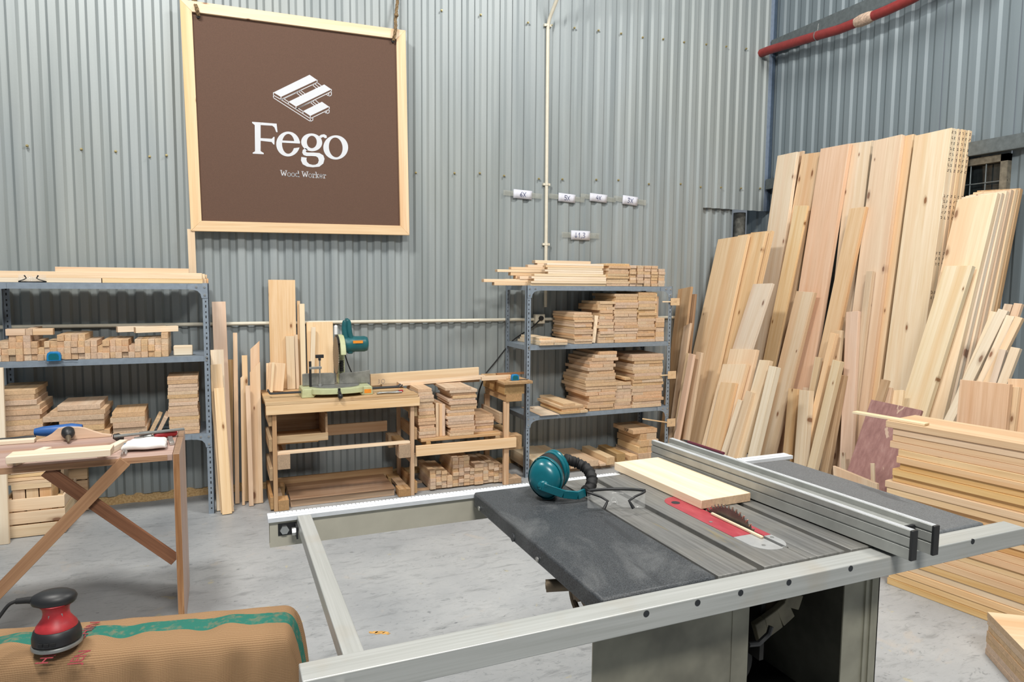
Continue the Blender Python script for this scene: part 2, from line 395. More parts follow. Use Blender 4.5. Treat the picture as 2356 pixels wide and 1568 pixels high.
# fixing screws: three rows on the back wall
b = MB()
for px, py in [(62,335),(187,343),(266,348),(344,360),(383,357),(957,397),(1046,398),(1104,398),(1160,404),(1240,411),(1294,412),(1372,413),(1423,414),(1493,423),(1566,423),(1612,430),(1659,431),(1705,433),(1749,433),(1016,24),(1106,34),(1215,52),(1269,58),(1322,64),(1377,70),(1429,77),(1479,86),(1526,90),(1574,97),(1625,102),(1671,107),(1717,112)]:
    p = ay(px, py, YW-.004); b.cyl(p+V((0, .004, 0)), p-V((0, .004, 0)), .009, .007, n=8); b.cyl(p-V((0, .004, 0)), p-V((0, .012, 0)), .0045, n=6)
structure(b.build('wall_back_screws', 'brass', wb))
# sawdust drift along the wall foot
k = NT('sawdust'); tc = k.n('ShaderNodeTexCoord'); n = k.noise(tc.outputs['Object'], 90, 4)
k.col(k.ramp(n, [(.3, srgb(176, 140, 92)), (.7, srgb(222, 190, 140))])); k.rough(.95); k.bump(n, .6, .01); M['sawdust'] = k.m
b = MB(); N = 90; rows = []
for i in range(N+1):
    x = -1.6 + 5.3*i/N; w_ = -.03 + .02*(0.5+0.5*sin(i*1.7))*(.5+.5*sin(i*.37+1)); h = .045 + .03*(.5+.5*sin(i*1.18))
    rows.append(b.verts([(x, YW+.05, 0), (x, YW+.045, h), (x, YW-.01, h*.55), (x, YW-w_-.045, .003), (x, YW-w_-.05, 0)]))
b.skin(rows)
o = b.build('sawdust', 'sawdust'); o['kind'] = 'stuff'; tag(o, 'drift of brown sawdust along the foot of the corrugated back wall', 'sawdust')
# pipes
def bent(pts, r, steps=6):
    """polyline with rounded corners"""
    out = [V(pts[0])]
    for a, b, c in zip(pts, pts[1:], pts[2:]):
        a, b, c = V(a), V(b), V(c); p = b + (a-b).normalized()*r; q = b + (c-b).normalized()*r
        for i in range(steps+1):
            t = i/steps; out.append(p*(1-t)**2 + b*2*t*(1-t) + q*t*t)
    out.append(V(pts[-1])); return out
yp = YW-.02
pa, pb = ay(-60, 743, yp), ay(1240, 735, yp); pc = ay(1640, 727, yp)
o = MB().tube([(-2.4, yp, 1.15), (pa.x, yp, 1.152), (1.0, yp, 1.153), (2.9, yp, 1.153), (3.86, yp, 1.153)], .0125, 12).build('electrical_conduit', 'pvc')
tag(o, 'long cream conduit running level along the grey corrugated wall behind the benches', 'pipe')
pv = ay(1256.5, 590, yp); pt = ay(1260.5, 52, yp)
t_ = thing('vertical_conduit', 'upright cream conduit on the wall beside the paper notes, bending over at its top', 'pipe', (pv.x, yp, 1.2))
pts = bent([(pv.x, yp, 1.25), (pt.x, yp, pt.z), (pt.x+.06, yp-.35, pt.z+.42), (pt.x+.08, yp-.6, pt.z+.62)], .06)
MB().tube(pts, .0135, 12).build('tube', 'pvc', t_)
b = MB()
for z in (1.75, 2.22, pt.z-.02):
    xx = pv.x + (pt.x-pv.x)*(z-pv.z)/(pt.z-pv.z); b.span((xx-.03, yp-.004, z-.009), (xx+.03, yp+.016, z+.009)); b.cyl((xx, yp, z-.009), (xx, yp, z+.009), .017, n=14)
b.build('clip', 'pvc', t_)
# red water pipe in the right corner
yr = ay(1790, 130, YW-.25)
xr = XW-.16
r0 = V((xr-.02, YW-.055, 3.44)); pts = [r0, V((xr, YW-.4, 3.46)), V((xr, 4.3, 3.49))] + [ax(px, py, xr) for px, py in ((1935, 72), (1965, 60), (1990, 50), (2040, 26), (2110, -10), (2240, -75))]
pts = [ax(px, py, xr) for px, py in ((1737, 128), (1770, 115), (1820, 100), (1880, 82), (1930, 68), (1990, 44), (2040, 24), (2100, -4), (2200, -62), (2320, -130))]
t_ = thing('water_pipe', 'red painted pipe along the top of the right wall, tied to the steel girt', 'pipe', pts[0])
MB().tube(pts, .036, 14).build('tube', 'red_paint', t_)
p = pts[5]; q = pts[4]; d = (p-q).normalized()
M['putty'] = plain('putty_joint', srgb(196, 170, 150), .8, 0, .2, 60)
o = MB().tube([q+d*.16, q+d*.20, q+d*.27, q+d*.31], [.037, .045, .044, .037], 14).build('sealed_joint', 'putty', t_); o['label'] = 'pale joint sealing'
b = MB(); b.cyl(pts[0]+V((0, .03, -.066)), pts[0]+V((0, -.03, -.066)), .03, n=12); b.span(pts[0]+V((-.03, -.04, -.10)), pts[0]+V((.05, .04, -.07)))
b.build('bracket', 'black', t_)
b = MB(); p = pts[3]; dd = (pts[4]-pts[2]).normalized()
b.lathe([(.0365, -.003), (.040, -.003), (.040, .003), (.0365, .003)], frame(p, dd, (1, 0, 0)) @ RY(pi/2), 14); b.tube([p+V((0, 0, .028)), p+V((.02, .01, .10))], .0025, 6)
b.build('wire_tie', 'galv', t_)
# ---------------------------------------------------------------- hanging sign
M['sign_brown'] = plain('brown_sign_cloth', srgb(92, 68, 55), .85, 0, .05, 160)
M['sign_white'] = plain('sign_white_paint', srgb(200, 203, 208), .6, 0, .01)
ys = YW-.07
c4 = [ay(px, py, ys) for px, py in ((420.4, 5.4), (934.6, 70.7), (936.4, 543.6), (433.2, 528.6))]
ctr = sum(c4, V())/4; SW = ((c4[1]-c4[0]).length + (c4[2]-c4[3]).length)/2; SH = ((c4[3]-c4[0]).length + (c4[2]-c4[1]).length)/2
rot = atan2((c4[1]-c4[0]).z+(c4[2]-c4[3]).z, (c4[1]-c4[0]).x+(c4[2]-c4[3]).x)
SM = T(*ctr) @ RY(-rot) @ RX(pi/2)      # local X right, Y up, Z towards the room
sg = thing('hanging_sign', 'large square brown shop sign in a pine frame hung on the corrugated wall', 'sign', ctr)
FW = .066
o = MB().box((0, 0, 0), (SW-.06, SH-.06, .02)).build('sign_panel', 'sign_brown', sg, SM, smooth=False)
for nm, cx, cy, L, hz in (('t', 0, SH/2-FW/2, SW, 1), ('b', 0, -SH/2+FW/2, SW, 1), ('l', -SW/2+FW/2, 0, SH, 0), ('r', SW/2-FW/2, 0, SH, 0)):
    h = L/2; i = h-FW
    sgn = 1 if (cy < 0 or cx > 0) else -1
    # mitred rail: trapezoid, long side outwards
    poly = [(-h, FW/2), (h, FW/2), (i, -FW/2), (-i, -FW/2)]
    if nm == 't': R = Matrix()
    elif nm == 'b': R = RZ(pi)
    elif nm == 'l': R = RZ(pi/2)
    else: R = RZ(-pi/2)
    MB().prism(poly, Matrix(), -.015, .028).build('frame_rail', 'pine_frame', sg, SM @ T(cx, cy, 0) @ R, bev=.002)
# emblem: pallet drawn in flat white (coordinates in the zoomed drawing, origin at its middle)
u = SH/ (528.6-5.4) / 5.6           # metres per drawing unit (drawing 5.6 x the photo)
def dpt(x, y):
    p = ay(560 + x/5.6, 150 + y/5.6, ys-.012); q = SM.inverted() @ p; return (q.x, q.y)
slab = [[(387, 350), (853, 122), (950, 190), (484, 408)], [(580, 470), (1042, 247), (1134, 310), (678, 533)], [(768, 590), (1012, 470), (1106, 535), (862, 652)]]
b = MB()
for s_ in slab: b.prism([dpt(*p) for p in s_], Matrix(), .0102, .0112)
b.build('emblem', 'sign_white', sg, SM, smooth=False)
ln = [[(387,350),(387,418),(862,722),(895,708),(895,672)], [(387,385),(484,440),(862,686),(862,722)], [(484,408),(484,440),(950,222),(950,190)], [(580,470),(580,500)], [(678,533),(678,563),(1134,338),(1134,310)], [(768,590),(768,620)], [(862,652),(862,686),(1106,568),(1106,535)], [(520,430),(580,470)], [(710,555),(768,592)], [(1134,338),(1134,385),(1105,398),(1075,378)], [(1100,360),(1100,395)], [(1106,568),(1106,610),(1075,622),(1045,600)], [(1072,588),(1072,620)],
      [(890,252),(940,295)], [(920,238),(970,280)], [(950,222),(1002,262)], [(680,350),(735,395)], [(710,335),(762,380)], [(740,325),(790,365)], [(865,478),(915,518)], [(890,465),(945,508)], [(930,450),(975,490)], [(484,440),(520,430),(740,325)], [(678,563),(910,455)]]
strokes([[dpt(*p) for p in l_] for l_ in ln], SM @ T(0, 0, .0100), .0022, 'sign_white', sg, 'emblem_outline')
# wordmark drawn as serif shapes: closed outlines with counters
def ell(cx, cy, rx, ry, tilt=0, a0=0, a1=360, n=40):
    out = []
    for i in range(n+1):
        a = radians(a0+(a1-a0)*i/n); x, y = rx*cos(a), ry*sin(a); t = radians(tilt)
        out.append((cx + x*cos(t) - y*sin(t), cy + x*sin(t) + y*cos(t)))
    return out
def band(outer, inner, b):
    """flat strip between two equally long outlines"""
    z0, z1 = .0102, .0112
    A = [dpt(*p) for p in outer]; B = [dpt(*p) for p in inner]
    rings = []
    for (x0, y0), (x1, y1) in zip(A, B): rings.append(b.verts([(x0, y0, z0), (x1, y1, z0), (x1, y1, z1), (x0, y0, z1)]))
    b.skin(rings)
b = MB()
# F
b.prism([dpt(*p) for p in [(112,728),(228,736),(228,742),(222,768),(222,1105),(262,1130),(262,1145),(120,1138),(120,1125),(150,1108),(146,770),(112,742)]], Matrix(), .0102, .0112)
b.prism([dpt(*p) for p in [(226,736),(428,752),(440,862),(424,862),(400,800),(372,778),(222,770)]], Matrix(), .0102, .0112)
b.prism([dpt(*p) for p in [(222,938),(366,946),(388,922),(402,922),(400,1022),(386,1018),(364,988),(222,972)]], Matrix(), .0102, .0112)
b.build('letter_f', 'sign_white', sg, SM, smooth=False)
b = MB()   # e
band(ell(576, 1014, 153, 160, 0, -2, -344), ell(578, 1012, 80, 128, 0, -3, -334), b)
b.prism([dpt(*p) for p in [(492,968),(729,980),(729,1008),(492,996)]], Matrix(), .0100, .0116)
b.build('letter_e', 'sign_white', sg, SM, smooth=False)
b = MB()   # g: bowl, ear, link, lower loop
band(ell(880, 992, 136, 114, 8, 0, 360), ell(882, 988, 64, 80, 0, 0, 360), b)
b.prism([dpt(*p) for p in [(975,915),(1000,895),(1040,888),(1072,905),(1076,935),(1050,940),(1035,925),(1010,928),(1000,945)]], Matrix(), .0102, .0112)
band([(800,1066),(765,1090),(758,1125),(775,1155),(810,1168),(880,1168),(935,1172),(962,1190),(972,1225),(960,1262),(930,1280),(895,1283)], [(830,1085),(806,1100),(806,1115),(815,1122),(840,1124),(900,1124),(980,1130),(1030,1160),(1046,1205),(1030,1265),(980,1305),(895,1314)], b)
band([(895,1283),(850,1272),(820,1245),(812,1215),(816,1190)], [(895,1314),(820,1305),(765,1275),(742,1225),(746,1180)], b)
b.build('letter_g', 'sign_white', sg, SM, smooth=False)
b = MB()   # o
band(ell(1190, 1058, 160, 156, 0, 0, 360), ell(1190, 1058, 88, 128, -6, 0, 360), b)
b.build('letter_o', 'sign_white', sg, SM, smooth=False)
# tagline, slab-serif strokes
p = dpt(778, 1406)
def ser(ch):
    G = {'W': ([[(0,1),(.25,0),(.5,.8),(.75,0),(1,1)], [(-.1,1),(.18,1)], [(.84,1),(1.1,1)], [(.4,.8),(.6,.8)]], 1.05),
         'o': ([ell(.3, .33, .29, .33, 0, 0, 360, 14)], .62), 'd': ([ell(.3, .33, .29, .33, 0, 0, 360, 14), [(.46,1.02),(.58,1.02),(.58,0),(.68,0)]], .72),
         'r': ([[(0,.64),(.13,.64),(.13,0)], [(0,0),(.28,0)], [(.13,.42),(.25,.6),(.44,.64),(.44,.5)]], .46),
         'k': ([[(0,1.02),(.12,1.02),(.12,0)], [(0,0),(.24,0)], [(.12,.3),(.48,.64)], [(.24,.4),(.5,0),(.6,0)], [(.4,.64),(.58,.64)]], .62),
         'e': ([[(.03,.34),(.58,.34)] + ell(.3, .33, .28, .33, 0, 0, 310, 14)], .62), ' ': ([], .32)}
    return G[ch]
lines = []; x = 0; hgt = .037
for ch in 'Wood Worker':
    g, adv = ser(ch); lines += [[((x+px_)*hgt, py_*hgt) for px_, py_ in l_] for l_ in g]; x += adv + .12
tw = x*hgt; want = abs(dpt(1070, 1406)[0]-dpt(485, 1406)[0]); sc = want/tw
strokes([[(q[0]*sc, q[1]) for q in l_] for l_ in lines], SM @ T(dpt(485, 1406)[0], dpt(485, 1425)[1], .0102), .0021, 'sign_white', sg, 'tagline')
# ropes through the panel corners
M['rope'] = plain('brown_twisted_rope', srgb(128, 106, 76), .9, 0, .3, 90)
for (hx, hy), (tx, ty) in (((456, 36), (436, -40)), ((905, 93), (918, -40))):
    h = ay(hx, hy, ys-.03); t2 = ay(tx, ty, YW-.02)
    b = MB()
    for ph in (0, 2.1, 4.2):
        pts = []
        for i in range(41):
            f = i/40; p = h.lerp(V((t2.x, YW-.035, t2.z)), f); a = ph + f*26; bulge = -.035*sin(min(1, f*3)*pi)
            pts.append(p + V((cos(a)*.006, sin(a)*.006 + bulge, 0)))
        b.tube(pts, .0062, 6)
    b.ball(h.lerp(V((t2.x, YW-.035, t2.z)), .42)+V((0, -.012, 0)), .016, None, 8, 6)
    b.build('rope', 'rope', sg)
    MB().cyl(h+V((0, .012, 0)), h+V((0, .002, 0)), .012, n=12).build('rope_hole', 'steel_dark', sg)
# upright batten below the sign's left corner
p0, p1 = ay(441.5, 528, YW-.03), ay(441.5, 640, YW-.03)
stick('wooden_upright', (p0.x, YW-.075, 1.4235), (p0.x-.004, YW-.075, p0.z), .044, .03, 'pine_frame', (0, 1, 0), label="narrow pine upright on the wall below the sign's left corner, behind the left rack", cat='batten')
# ---------------------------------------------------------------- paper notes taped to the wall
M['tape'] = plain('clear_tape', srgb(176, 178, 168), .15, 0, .03)
nt = M['tape']; nt.node_tree.nodes['Principled BSDF'].inputs['Alpha'].default_value = .28
DG = {'6': [[(.5,1),(.15,.6),(.05,.25),(.3,0),(.55,.25),(.3,.5),(.08,.3)]], '5': [[(.6,1),(.1,1),(.1,.58),(.45,.6),(.55,.3),(.3,0),(.02,.1)]], '4': [[(.4,1),(.02,.4),(.6,.42)],[(.48,.62),(.42,0)]], '3': [[(.05,.95),(.4,1),(.5,.8),(.2,.55),(.52,.3),(.3,0),(.0,.1)]],
      'X': [[(0,.9),(.55,.05)],[(.6,1),(.0,.0)]], '1': [[(.1,.7),(.32,1),(.3,0)]], ',': [[(.1,.1),(.02,-.15)]], 'v': [[(.25,1),(.25,0)],[(.02,.3),(.25,0),(.48,.3)]]}
for nm, px, py, wpx, hpx, txt, rz in (('6X', 1203, 447, 43, 20, '6X', -2), ('5X', 1304.5, 455, 39, 19, '5X', -3), ('4X', 1377, 455, 40, 18, '4X', -3), ('3X', 1450, 461, 35, 20, '3X', -4), ('1,3', 1336, 541, 44, 21, 'v1,3', 0)):
    yy = YW-.012; c0 = ay(px, py, yy); W_ = (ay(px+wpx/2, py, yy)-ay(px-wpx/2, py, yy)).length; H_ = (ay(px, py+hpx/2, yy)-ay(px, py-hpx/2, yy)).length
    m = T(*c0) @ RY(radians(-rz)) @ RX(pi/2)
    pn = thing('paper_note', 'paper note handwritten %s taped up above the right rack' % (nm if nm != '1,3' else '1,3 with a down arrow'), 'note', c0)
    b = MB(); rows = []
    for i in range(7): rows.append(b.verts([(-W_/2+W_*i/6, y_, .0015*sin(i*1.9)) for y_ in (-H_/2, H_/2)]))
    for r1, r2 in zip(rows, rows[1:]): b.face([r1[0], r2[0], r2[1], r1[1]])
    b.build('sheet', 'paper', pn, m, solid=.0006)
    hh = H_*.55; x = -.34*len(txt)*hh; ls = []
    for ch in txt:
        ls += [[(x+a_*hh, (b__-.5)*hh) for a_, b__ in l_] for l_ in DG[ch]]; x += hh*(.75 if ch != ',' else .3)
    strokes(ls, m @ T(0, 0, .003), .0018, 'ink', pn)
    for s_ in (-1, 1): MB().box((s_*(W_/2+.03), 0, -.001), (.11, H_*.6, .0006)).build('tape_strip', 'tape', pn, m, smooth=False)
# ================================================================ table saw in the foreground
ZS = .87
k = NT('scratched_black_wing'); tc = k.n('ShaderNodeTexCoord'); ob = tc.outputs['Object']
sp = k.noise(ob, 420, 2); du = k.noise(k.mapped(ob, (2, 1.1, 1)), 3.2, 6, .65, .8); sw = k.noise(k.mapped(ob, (9, 1.2, 1)), 2.0, 4, .6, .4)
c = k.ramp(sp, [(.35, srgb(36, 39, 42)), (.72, srgb(80, 84, 88))])
c = k.mix(k.math('MULTIPLY', k.ramp(du, [(.50, (0,0,0,1)), (.70, (1,1,1,1))]), .38), c, srgb(128, 130, 130))
c = k.mix(k.math('MULTIPLY', k.ramp(sw, [(.62, (0,0,0,1)), (.68, (1,1,1,1))]), .6), c, srgb(44, 47, 50))
k.col(c); k.rough(k.math('ADD', k.math('MULTIPLY', du, .3), .36)); M['wing'] = k.m
k = NT('dusty_grey_wing'); tc = k.n('ShaderNodeTexCoord'); ob = tc.outputs['Object']
sp = k.noise(ob, 420, 2); sw = k.noise(k.mapped(ob, (6, 1.2, 1)), 2.0, 4, .6, .4)
c = k.ramp(sp, [(.35, srgb(84, 87, 90)), (.72, srgb(116, 119, 121))])
c = k.mix(k.math('MULTIPLY', k.ramp(sw, [(.64, (0,0,0,1)), (.67, (1,1,1,1))]), .6), c, srgb(66, 69, 72))
k.col(c); k.rough(.5); M['wing_dusty'] = k.m
k = NT('worn_cast_iron'); tc = k.n('ShaderNodeTexCoord'); ob = tc.outputs['Object']
st = k.noise(k.mapped(ob, (60, 2.0, 1)), 2.0, 5, .65); du = k.noise(ob, 6, 5, .6, .6); ye = k.noise(k.mapped(ob, (14, 1.6, 1)), 2.2, 4, .6, .5)
c = k.ramp(st, [(.3, srgb(102, 102, 100)), (.7, srgb(142, 142, 140))])
c = k.mix(k.math('MULTIPLY', k.ramp(du, [(.45, (0,0,0,1)), (.75, (1,1,1,1))]), .45), c, srgb(150, 145, 132))
c = k.mix(k.math('MULTIPLY', k.ramp(ye, [(.64, (0,0,0,1)), (.72, (1,1,1,1))]), .55), c, srgb(166, 146, 88))
k.col(c); k.metal(.35); k.rough(k.math('ADD', k.math('MULTIPLY', du, .3), .28)); M['iron'] = k.m
k = NT('brushed_aluminium'); tc = k.n('ShaderNodeTexCoord'); ob = tc.outputs['Object']
st = k.noise(k.mapped(ob, (3, 160, 160)), 1.0, 3); du = k.noise(ob, 9, 4)
c = k.ramp(st, [(.3, srgb(170, 172, 168)), (.7, srgb(188, 190, 187))]); c = k.mix(k.math('MULTIPLY', k.ramp(du, [(.55, (0,0,0,1)), (.75, (1,1,1,1))]), .25), c, srgb(170, 150, 118))
k.col(c); k.metal(.25); k.rough(.38); M['alu'] = k.m
M['alu_grey'] = plain('grey_anodised_aluminium', srgb(158, 160, 156), .38, .3, .06, 22)
M['channel'] = plain('beige_grey_channel', srgb(190, 186, 170), .5, .05, .05, 12)
M['alu_white'] = plain('white_scale_strip', srgb(222, 226, 230), .4, .1, .03, 40)
M['cabinet'] = plain('dusty_olive_cabinet', srgb(132, 130, 116), .45, .15, .26, 5)
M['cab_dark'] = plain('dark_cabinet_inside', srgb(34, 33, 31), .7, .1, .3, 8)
k = NT('red_insert'); tc = k.n('ShaderNodeTexCoord'); n = k.noise(k.mapped(tc.outputs['Object'], (6, 2, 1)), 5, 4, .6)
k.col(k.ramp(n, [(.3, srgb(146, 42, 54)), (.62, srgb(168, 66, 76)), (.8, srgb(184, 110, 114))])); k.rough(.4); M['insert_red'] = k.m
M['plate'] = plain('bare_metal_plate', srgb(186, 188, 188), .32, .35, .06, 40)
M['blade'] = plain('dark_saw_steel', srgb(104, 98, 92), .35, .5, .12, 30)
M['tooth'] = plain('carbide_tip', srgb(190, 170, 150), .25, .8, .05, 30)
M['rod'] = plain('brown_bearing_steel', srgb(120, 106, 88), .5, .5, .15, 20)
saw = thing('table_saw', 'large table saw with black wings, aluminium rails and red insert in the foreground', 'table saw', (1.05, 1.35, 0))
wN = az(1389, 1378, ZS); wF = az(1087.4, 1131.5, ZS); wR = az(1652.5, 1324.5, ZS); tR = az(1968.5, 1260.5, ZS); rN = az(2259, 1200.7, ZS); rF = az(1809, 1055.7, ZS)
Y0 = (wN.y+wR.y+tR.y)/3; Y1 = wF.y
XL = (wN.x+wF.x)/2; XW1 = wR.x; XR = (rN.x+rF.x)/2; XT = XW1+.505
ym = (Y0+Y1)/2; dy = Y1-Y0
MB().box((0, 0, 0), (XW1-XL-.002, dy, .042)).build('left_wing', 'wing', saw, T((XL+XW1)/2-.001, ym, ZS-.021), bev=.006)
b = MB()   # skirt under the left wing
b.span((XL+.012, Y0+.012, ZS-.047), (XL+.03, Y1-.012, ZS-.041)); b.cyl((XL+.0085, 1.46, ZS-.030), (XL-.003, 1.46, ZS-.030), .010, n=14)
b.build('wing_skirt', 'wing', saw)
for y in (1.32, Y1-.05): MB().cyl((XL-.001, y, ZS-.03), (XL-.004, y, ZS-.03), .006, n=10).build('wing_bolt', 'bolt', saw)
MB().box((0, 0, 0), (XR-XT-.002, rF.y-Y0, .036)).build('right_wing', 'wing_dusty', saw, T((XR+XT)/2+.001, (rF.y+Y0)/2, ZS-.018), bev=.006)
# cast iron top, with two mitre slots and the opening round the blade (built from strips)
sx = (az(1363, 1098, ZS).x + az(1763, 1312, ZS).x)/2; sw_ = .0095
i0, i1 = az(1528, 1148, ZS), az(1813, 1252, ZS)
IX = 1.118; IW = .047; IY0, IY1 = az(1800, 1262, ZS).y, az(1545, 1143, ZS).y
SX2 = 1.255; SLX = 1.137
b = MB(); th = .040
def strip(x0, x1, y0=Y0, y1=Y1, z0=ZS-th, z1=ZS): b.span((x0, y0, z0), (x1, y1, z1))
strip(XW1+.001, sx-sw_); strip(sx-sw_, sx+sw_, z1=ZS-.014); strip(sx+sw_, IX-IW); strip(IX+IW, SX2-sw_); strip(SX2-sw_, SX2+sw_, z1=ZS-.014); strip(SX2+sw_, XT)
strip(IX-IW, SLX-.006); strip(SLX+.006, IX+IW); strip(SLX-.006, SLX+.006, Y0, IY0+.01); strip(SLX-.006, SLX+.006, IY1-.03, Y1)
b.build('cast_iron_top', 'iron', saw, bev=.0012)
# throat insert with a slot, red with a bare metal near end
def stadium(x, y0, y1, r, n=12):
    return [(x+r*cos(a), y1-r+r*sin(a)) for a in [pi*i/n for i in range(n+1)]] + [(x+r*cos(a), y0+r+r*sin(a)) for a in [pi+pi*i/n for i in range(n+1)]]
SLX = 1.137; SLW = .006; IC = IY0+.095
def half(x0, x1, y0, y1, r, left):
    pts = []
    return pts
b = MB()
for (xa, xb_) in ((IX-IW+.0008, SLX-SLW), (SLX+SLW, IX+IW-.0008)):
    pts = [p for p in stadium(IX, IY0+.0008, IY1-.0008, IW-.0008, 16)]
    poly = []
    for x, y in pts: poly.append((min(max(x, xa), xb_), y))
    # drop duplicates and keep only the red length
    red = [(x, max(y, IC if xa < SLX else IC-.02)) for x, y in poly]
    cl = [];
    for q in red:
        if not cl or (V(q)-V(cl[-1])).length > 1e-5: cl.append(q)
    if (V(cl[0])-V(cl[-1])).length < 1e-5: cl.pop()
    b.prism(cl, Matrix(), ZS-.006, ZS+.0008)
b.build('throat_insert', 'insert_red', saw, smooth=False)
b = MB()
for (xa, xb_) in ((IX-IW+.0008, SLX-SLW), (SLX+SLW, IX+IW-.0008)):
    pts = stadium(IX, IY0+.0008, IY1-.0008, IW-.0008, 16); lim = IC-.0005 if xa < SLX else IC-.0205
    cl = []
    for x, y in pts:
        q = (min(max(x, xa), xb_), min(y, lim))
        if not cl or (V(q)-V(cl[-1])).length > 1e-5: cl.append(q)
    if (V(cl[0])-V(cl[-1])).length < 1e-5: cl.pop()
    b.prism(cl, Matrix(), ZS-.006, ZS+.0008)
b.span((SLX-SLW, IY0+.004, ZS-.006), (SLX+SLW, IY0+.012, ZS-.001))
b.build('insert_end_plate', 'plate', saw, smooth=False)
for x, y in ((IX-.030, 1.30), (IX-.018, IY0+.03), (IX+.035, IY0+.06)): MB().cyl((x, y, ZS), (x, y, ZS+.0018), .0045, n=12).build('insert_screw', 'bolt', saw)
MB().cyl((IX-.02, IY1-.045, ZS), (IX-.02, IY1-.045, ZS+.0012), .0115, n=18).build('finger_hole', 'steel_dark', saw)
# blade with carbide teeth
BR = .127; BZ = ZS+.036-BR; BY = (az(1620, 1168, ZS).y+az(1742, 1235, ZS).y)/2
mB = T(SLX, BY, BZ) @ RY(pi/2)
NTEE = 60; poly = []
for i in range(NTEE):
    a = 2*pi*i/NTEE; a2 = 2*pi*(i+.55)/NTEE; a3 = 2*pi*(i+.62)/NTEE
    poly += [(BR*.955*cos(a), BR*.955*sin(a)), (BR*.985*cos(a2), BR*.985*sin(a2)), (BR*.985*cos(a3), BR*.985*sin(a3))]
bl = MB().prism(poly, mB, -.0013, .0013).build('saw_blade', 'blade', saw, smooth=False)
b = MB()
for i in range(NTEE):
    a = 2*pi*(i+.55)/NTEE; m = mB @ RZ(a); b.box((BR*.982, -.001, 0), (.009, .0022, .0038), m)
b.build('carbide_teeth', 'tooth', bl, smooth=False)
b = MB().cyl((SLX-.012, BY, BZ), (SLX+.012, BY, BZ), .012, n=16); b.span((SLX-.006, BY-.12, BZ-.2), (SLX+.006, BY+.12, BZ-.02)); b.build('arbor', 'cab_dark', saw)
# front rail: square tube with round bolt holes
RB = az(692, 1550, ZS-.002).y; rz1 = ZS-.004
r0, r1 = az(692, 1550, rz1), az(2340, 1207, rz1)
f0 = az(1400, 1418, rz1)
ry1 = Y0-.0015; ry0 = min(f0.y, ry1-.030); rh = .042
mR = T((r0.x+r1.x)/2, (ry0+ry1)/2, rz1-rh/2)
MB().box((0, 0, 0), (r1.x-r0.x, ry1-ry0, rh)).build('front_rail', 'alu', saw, mR, bev=.002)
for px, py in ((1487,1411),(1605,1386),(1704,1363),(1815,1339),(1957,1307),(2238,1245)):
    p = ay(px, py, ry0); MB().cyl((p.x, ry0+.002, p.z), (p.x, ry0-.0008, p.z), .0062, n=16).build('bolt_hole', 'steel_dark', saw)
b = MB(); p = ay(783, 1566, ry0); b.cyl((p.x, ry0+.001, rz1-.026), (p.x, ry0-.009, rz1-.026), .013, n=6); b.build('rail_bolt', 'bolt', saw)
# rear rail: channel with a white scale and slotted top
q0, q1 = az(615, 1185, ZS-.006), az(1430, 1084, ZS-.006); ryb = (q0.y+q1.y)/2; X0r, X1r = q0.x, 1.80; zr = ZS-.006; yf_ = Y1+.0015
ybk = max(ryb, yf_+.042); wR2 = ybk-yf_
b = MB()
b.span((X0r, yf_+.0, zr-.012), (X1r, yf_+wR2*.36, zr)); b.span((X0r, yf_+wR2*.36, zr-.012), (X1r, yf_+wR2*.46, zr-.006))
b.span((X0r, yf_+wR2*.46, zr-.012), (X1r, ybk, zr)); 
b.build('rear_rail', 'alu_white', saw, bev=.001)
b = MB(); b.span((X0r+.004, yf_+.010, zr-.078), (X1r-.004, yf_+.014, zr-.0125)); b.span((X0r+.004, yf_+.014, zr-.078), (X1r-.004, ybk-.004, zr-.074)); b.span((X0r+.004, ybk-.008, zr-.078), (X1r-.004, ybk-.004, zr-.0125))
b.build('rear_rail_channel', 'channel', saw)
b = MB()
for i in range(150):
    x = X0r+.02+i*.01; b.span((x, ybk-.008 if i % 5 else ybk-.012, zr), (x+.001, ybk-.001, zr+.0004))
o = b.build('ruler_marks', 'black', saw, smooth=False)
# cross tube joining the rails on the left, with angle brackets
cn, cf = az(805, 1520, zr), az(700, 1197, zr)
cx0 = (az(790, 1520, zr).x+az(690, 1197, zr).x)/2; cx1 = (az(852, 1508, zr).x+az(714, 1190, zr).x)/2
MB().box((0, 0, 0), (Y1-ry1+.0, cx1-cx0, .032)).build('cross_tube', 'alu', saw, frame(((cx0+cx1)/2, (ry1+Y1)/2, zr-.017), (0, 1, 0)), bev=.002)
b = MB(); b.span((cx0-.045, Y1+.0095, zr-.05), (cx0-.002, Y1+.0135-.0, zr-.020)); b.span((cx0-.005, Y1-.03, zr-.05), (cx0-.001, Y1+.0095, zr-.020)); br = b.build('angle_bracket', 'black', saw)
b = MB(); b.cyl((cx0-.03, Y1+.0095, zr-.035), (cx0-.03, Y1+.001, zr-.035), .011, n=6); b.cyl((cx0-.004, Y1-.012, zr-.035), (cx0-.014, Y1-.012, zr-.035), .010, n=6); b.build('bracket_bolt', 'bolt', br)
b = MB(); b.span((cx0-.012, ry1+.0005, zr-.045), (cx0-.001, ry1+.03, zr-.022)); b.build('angle_bracket', 'black', saw)
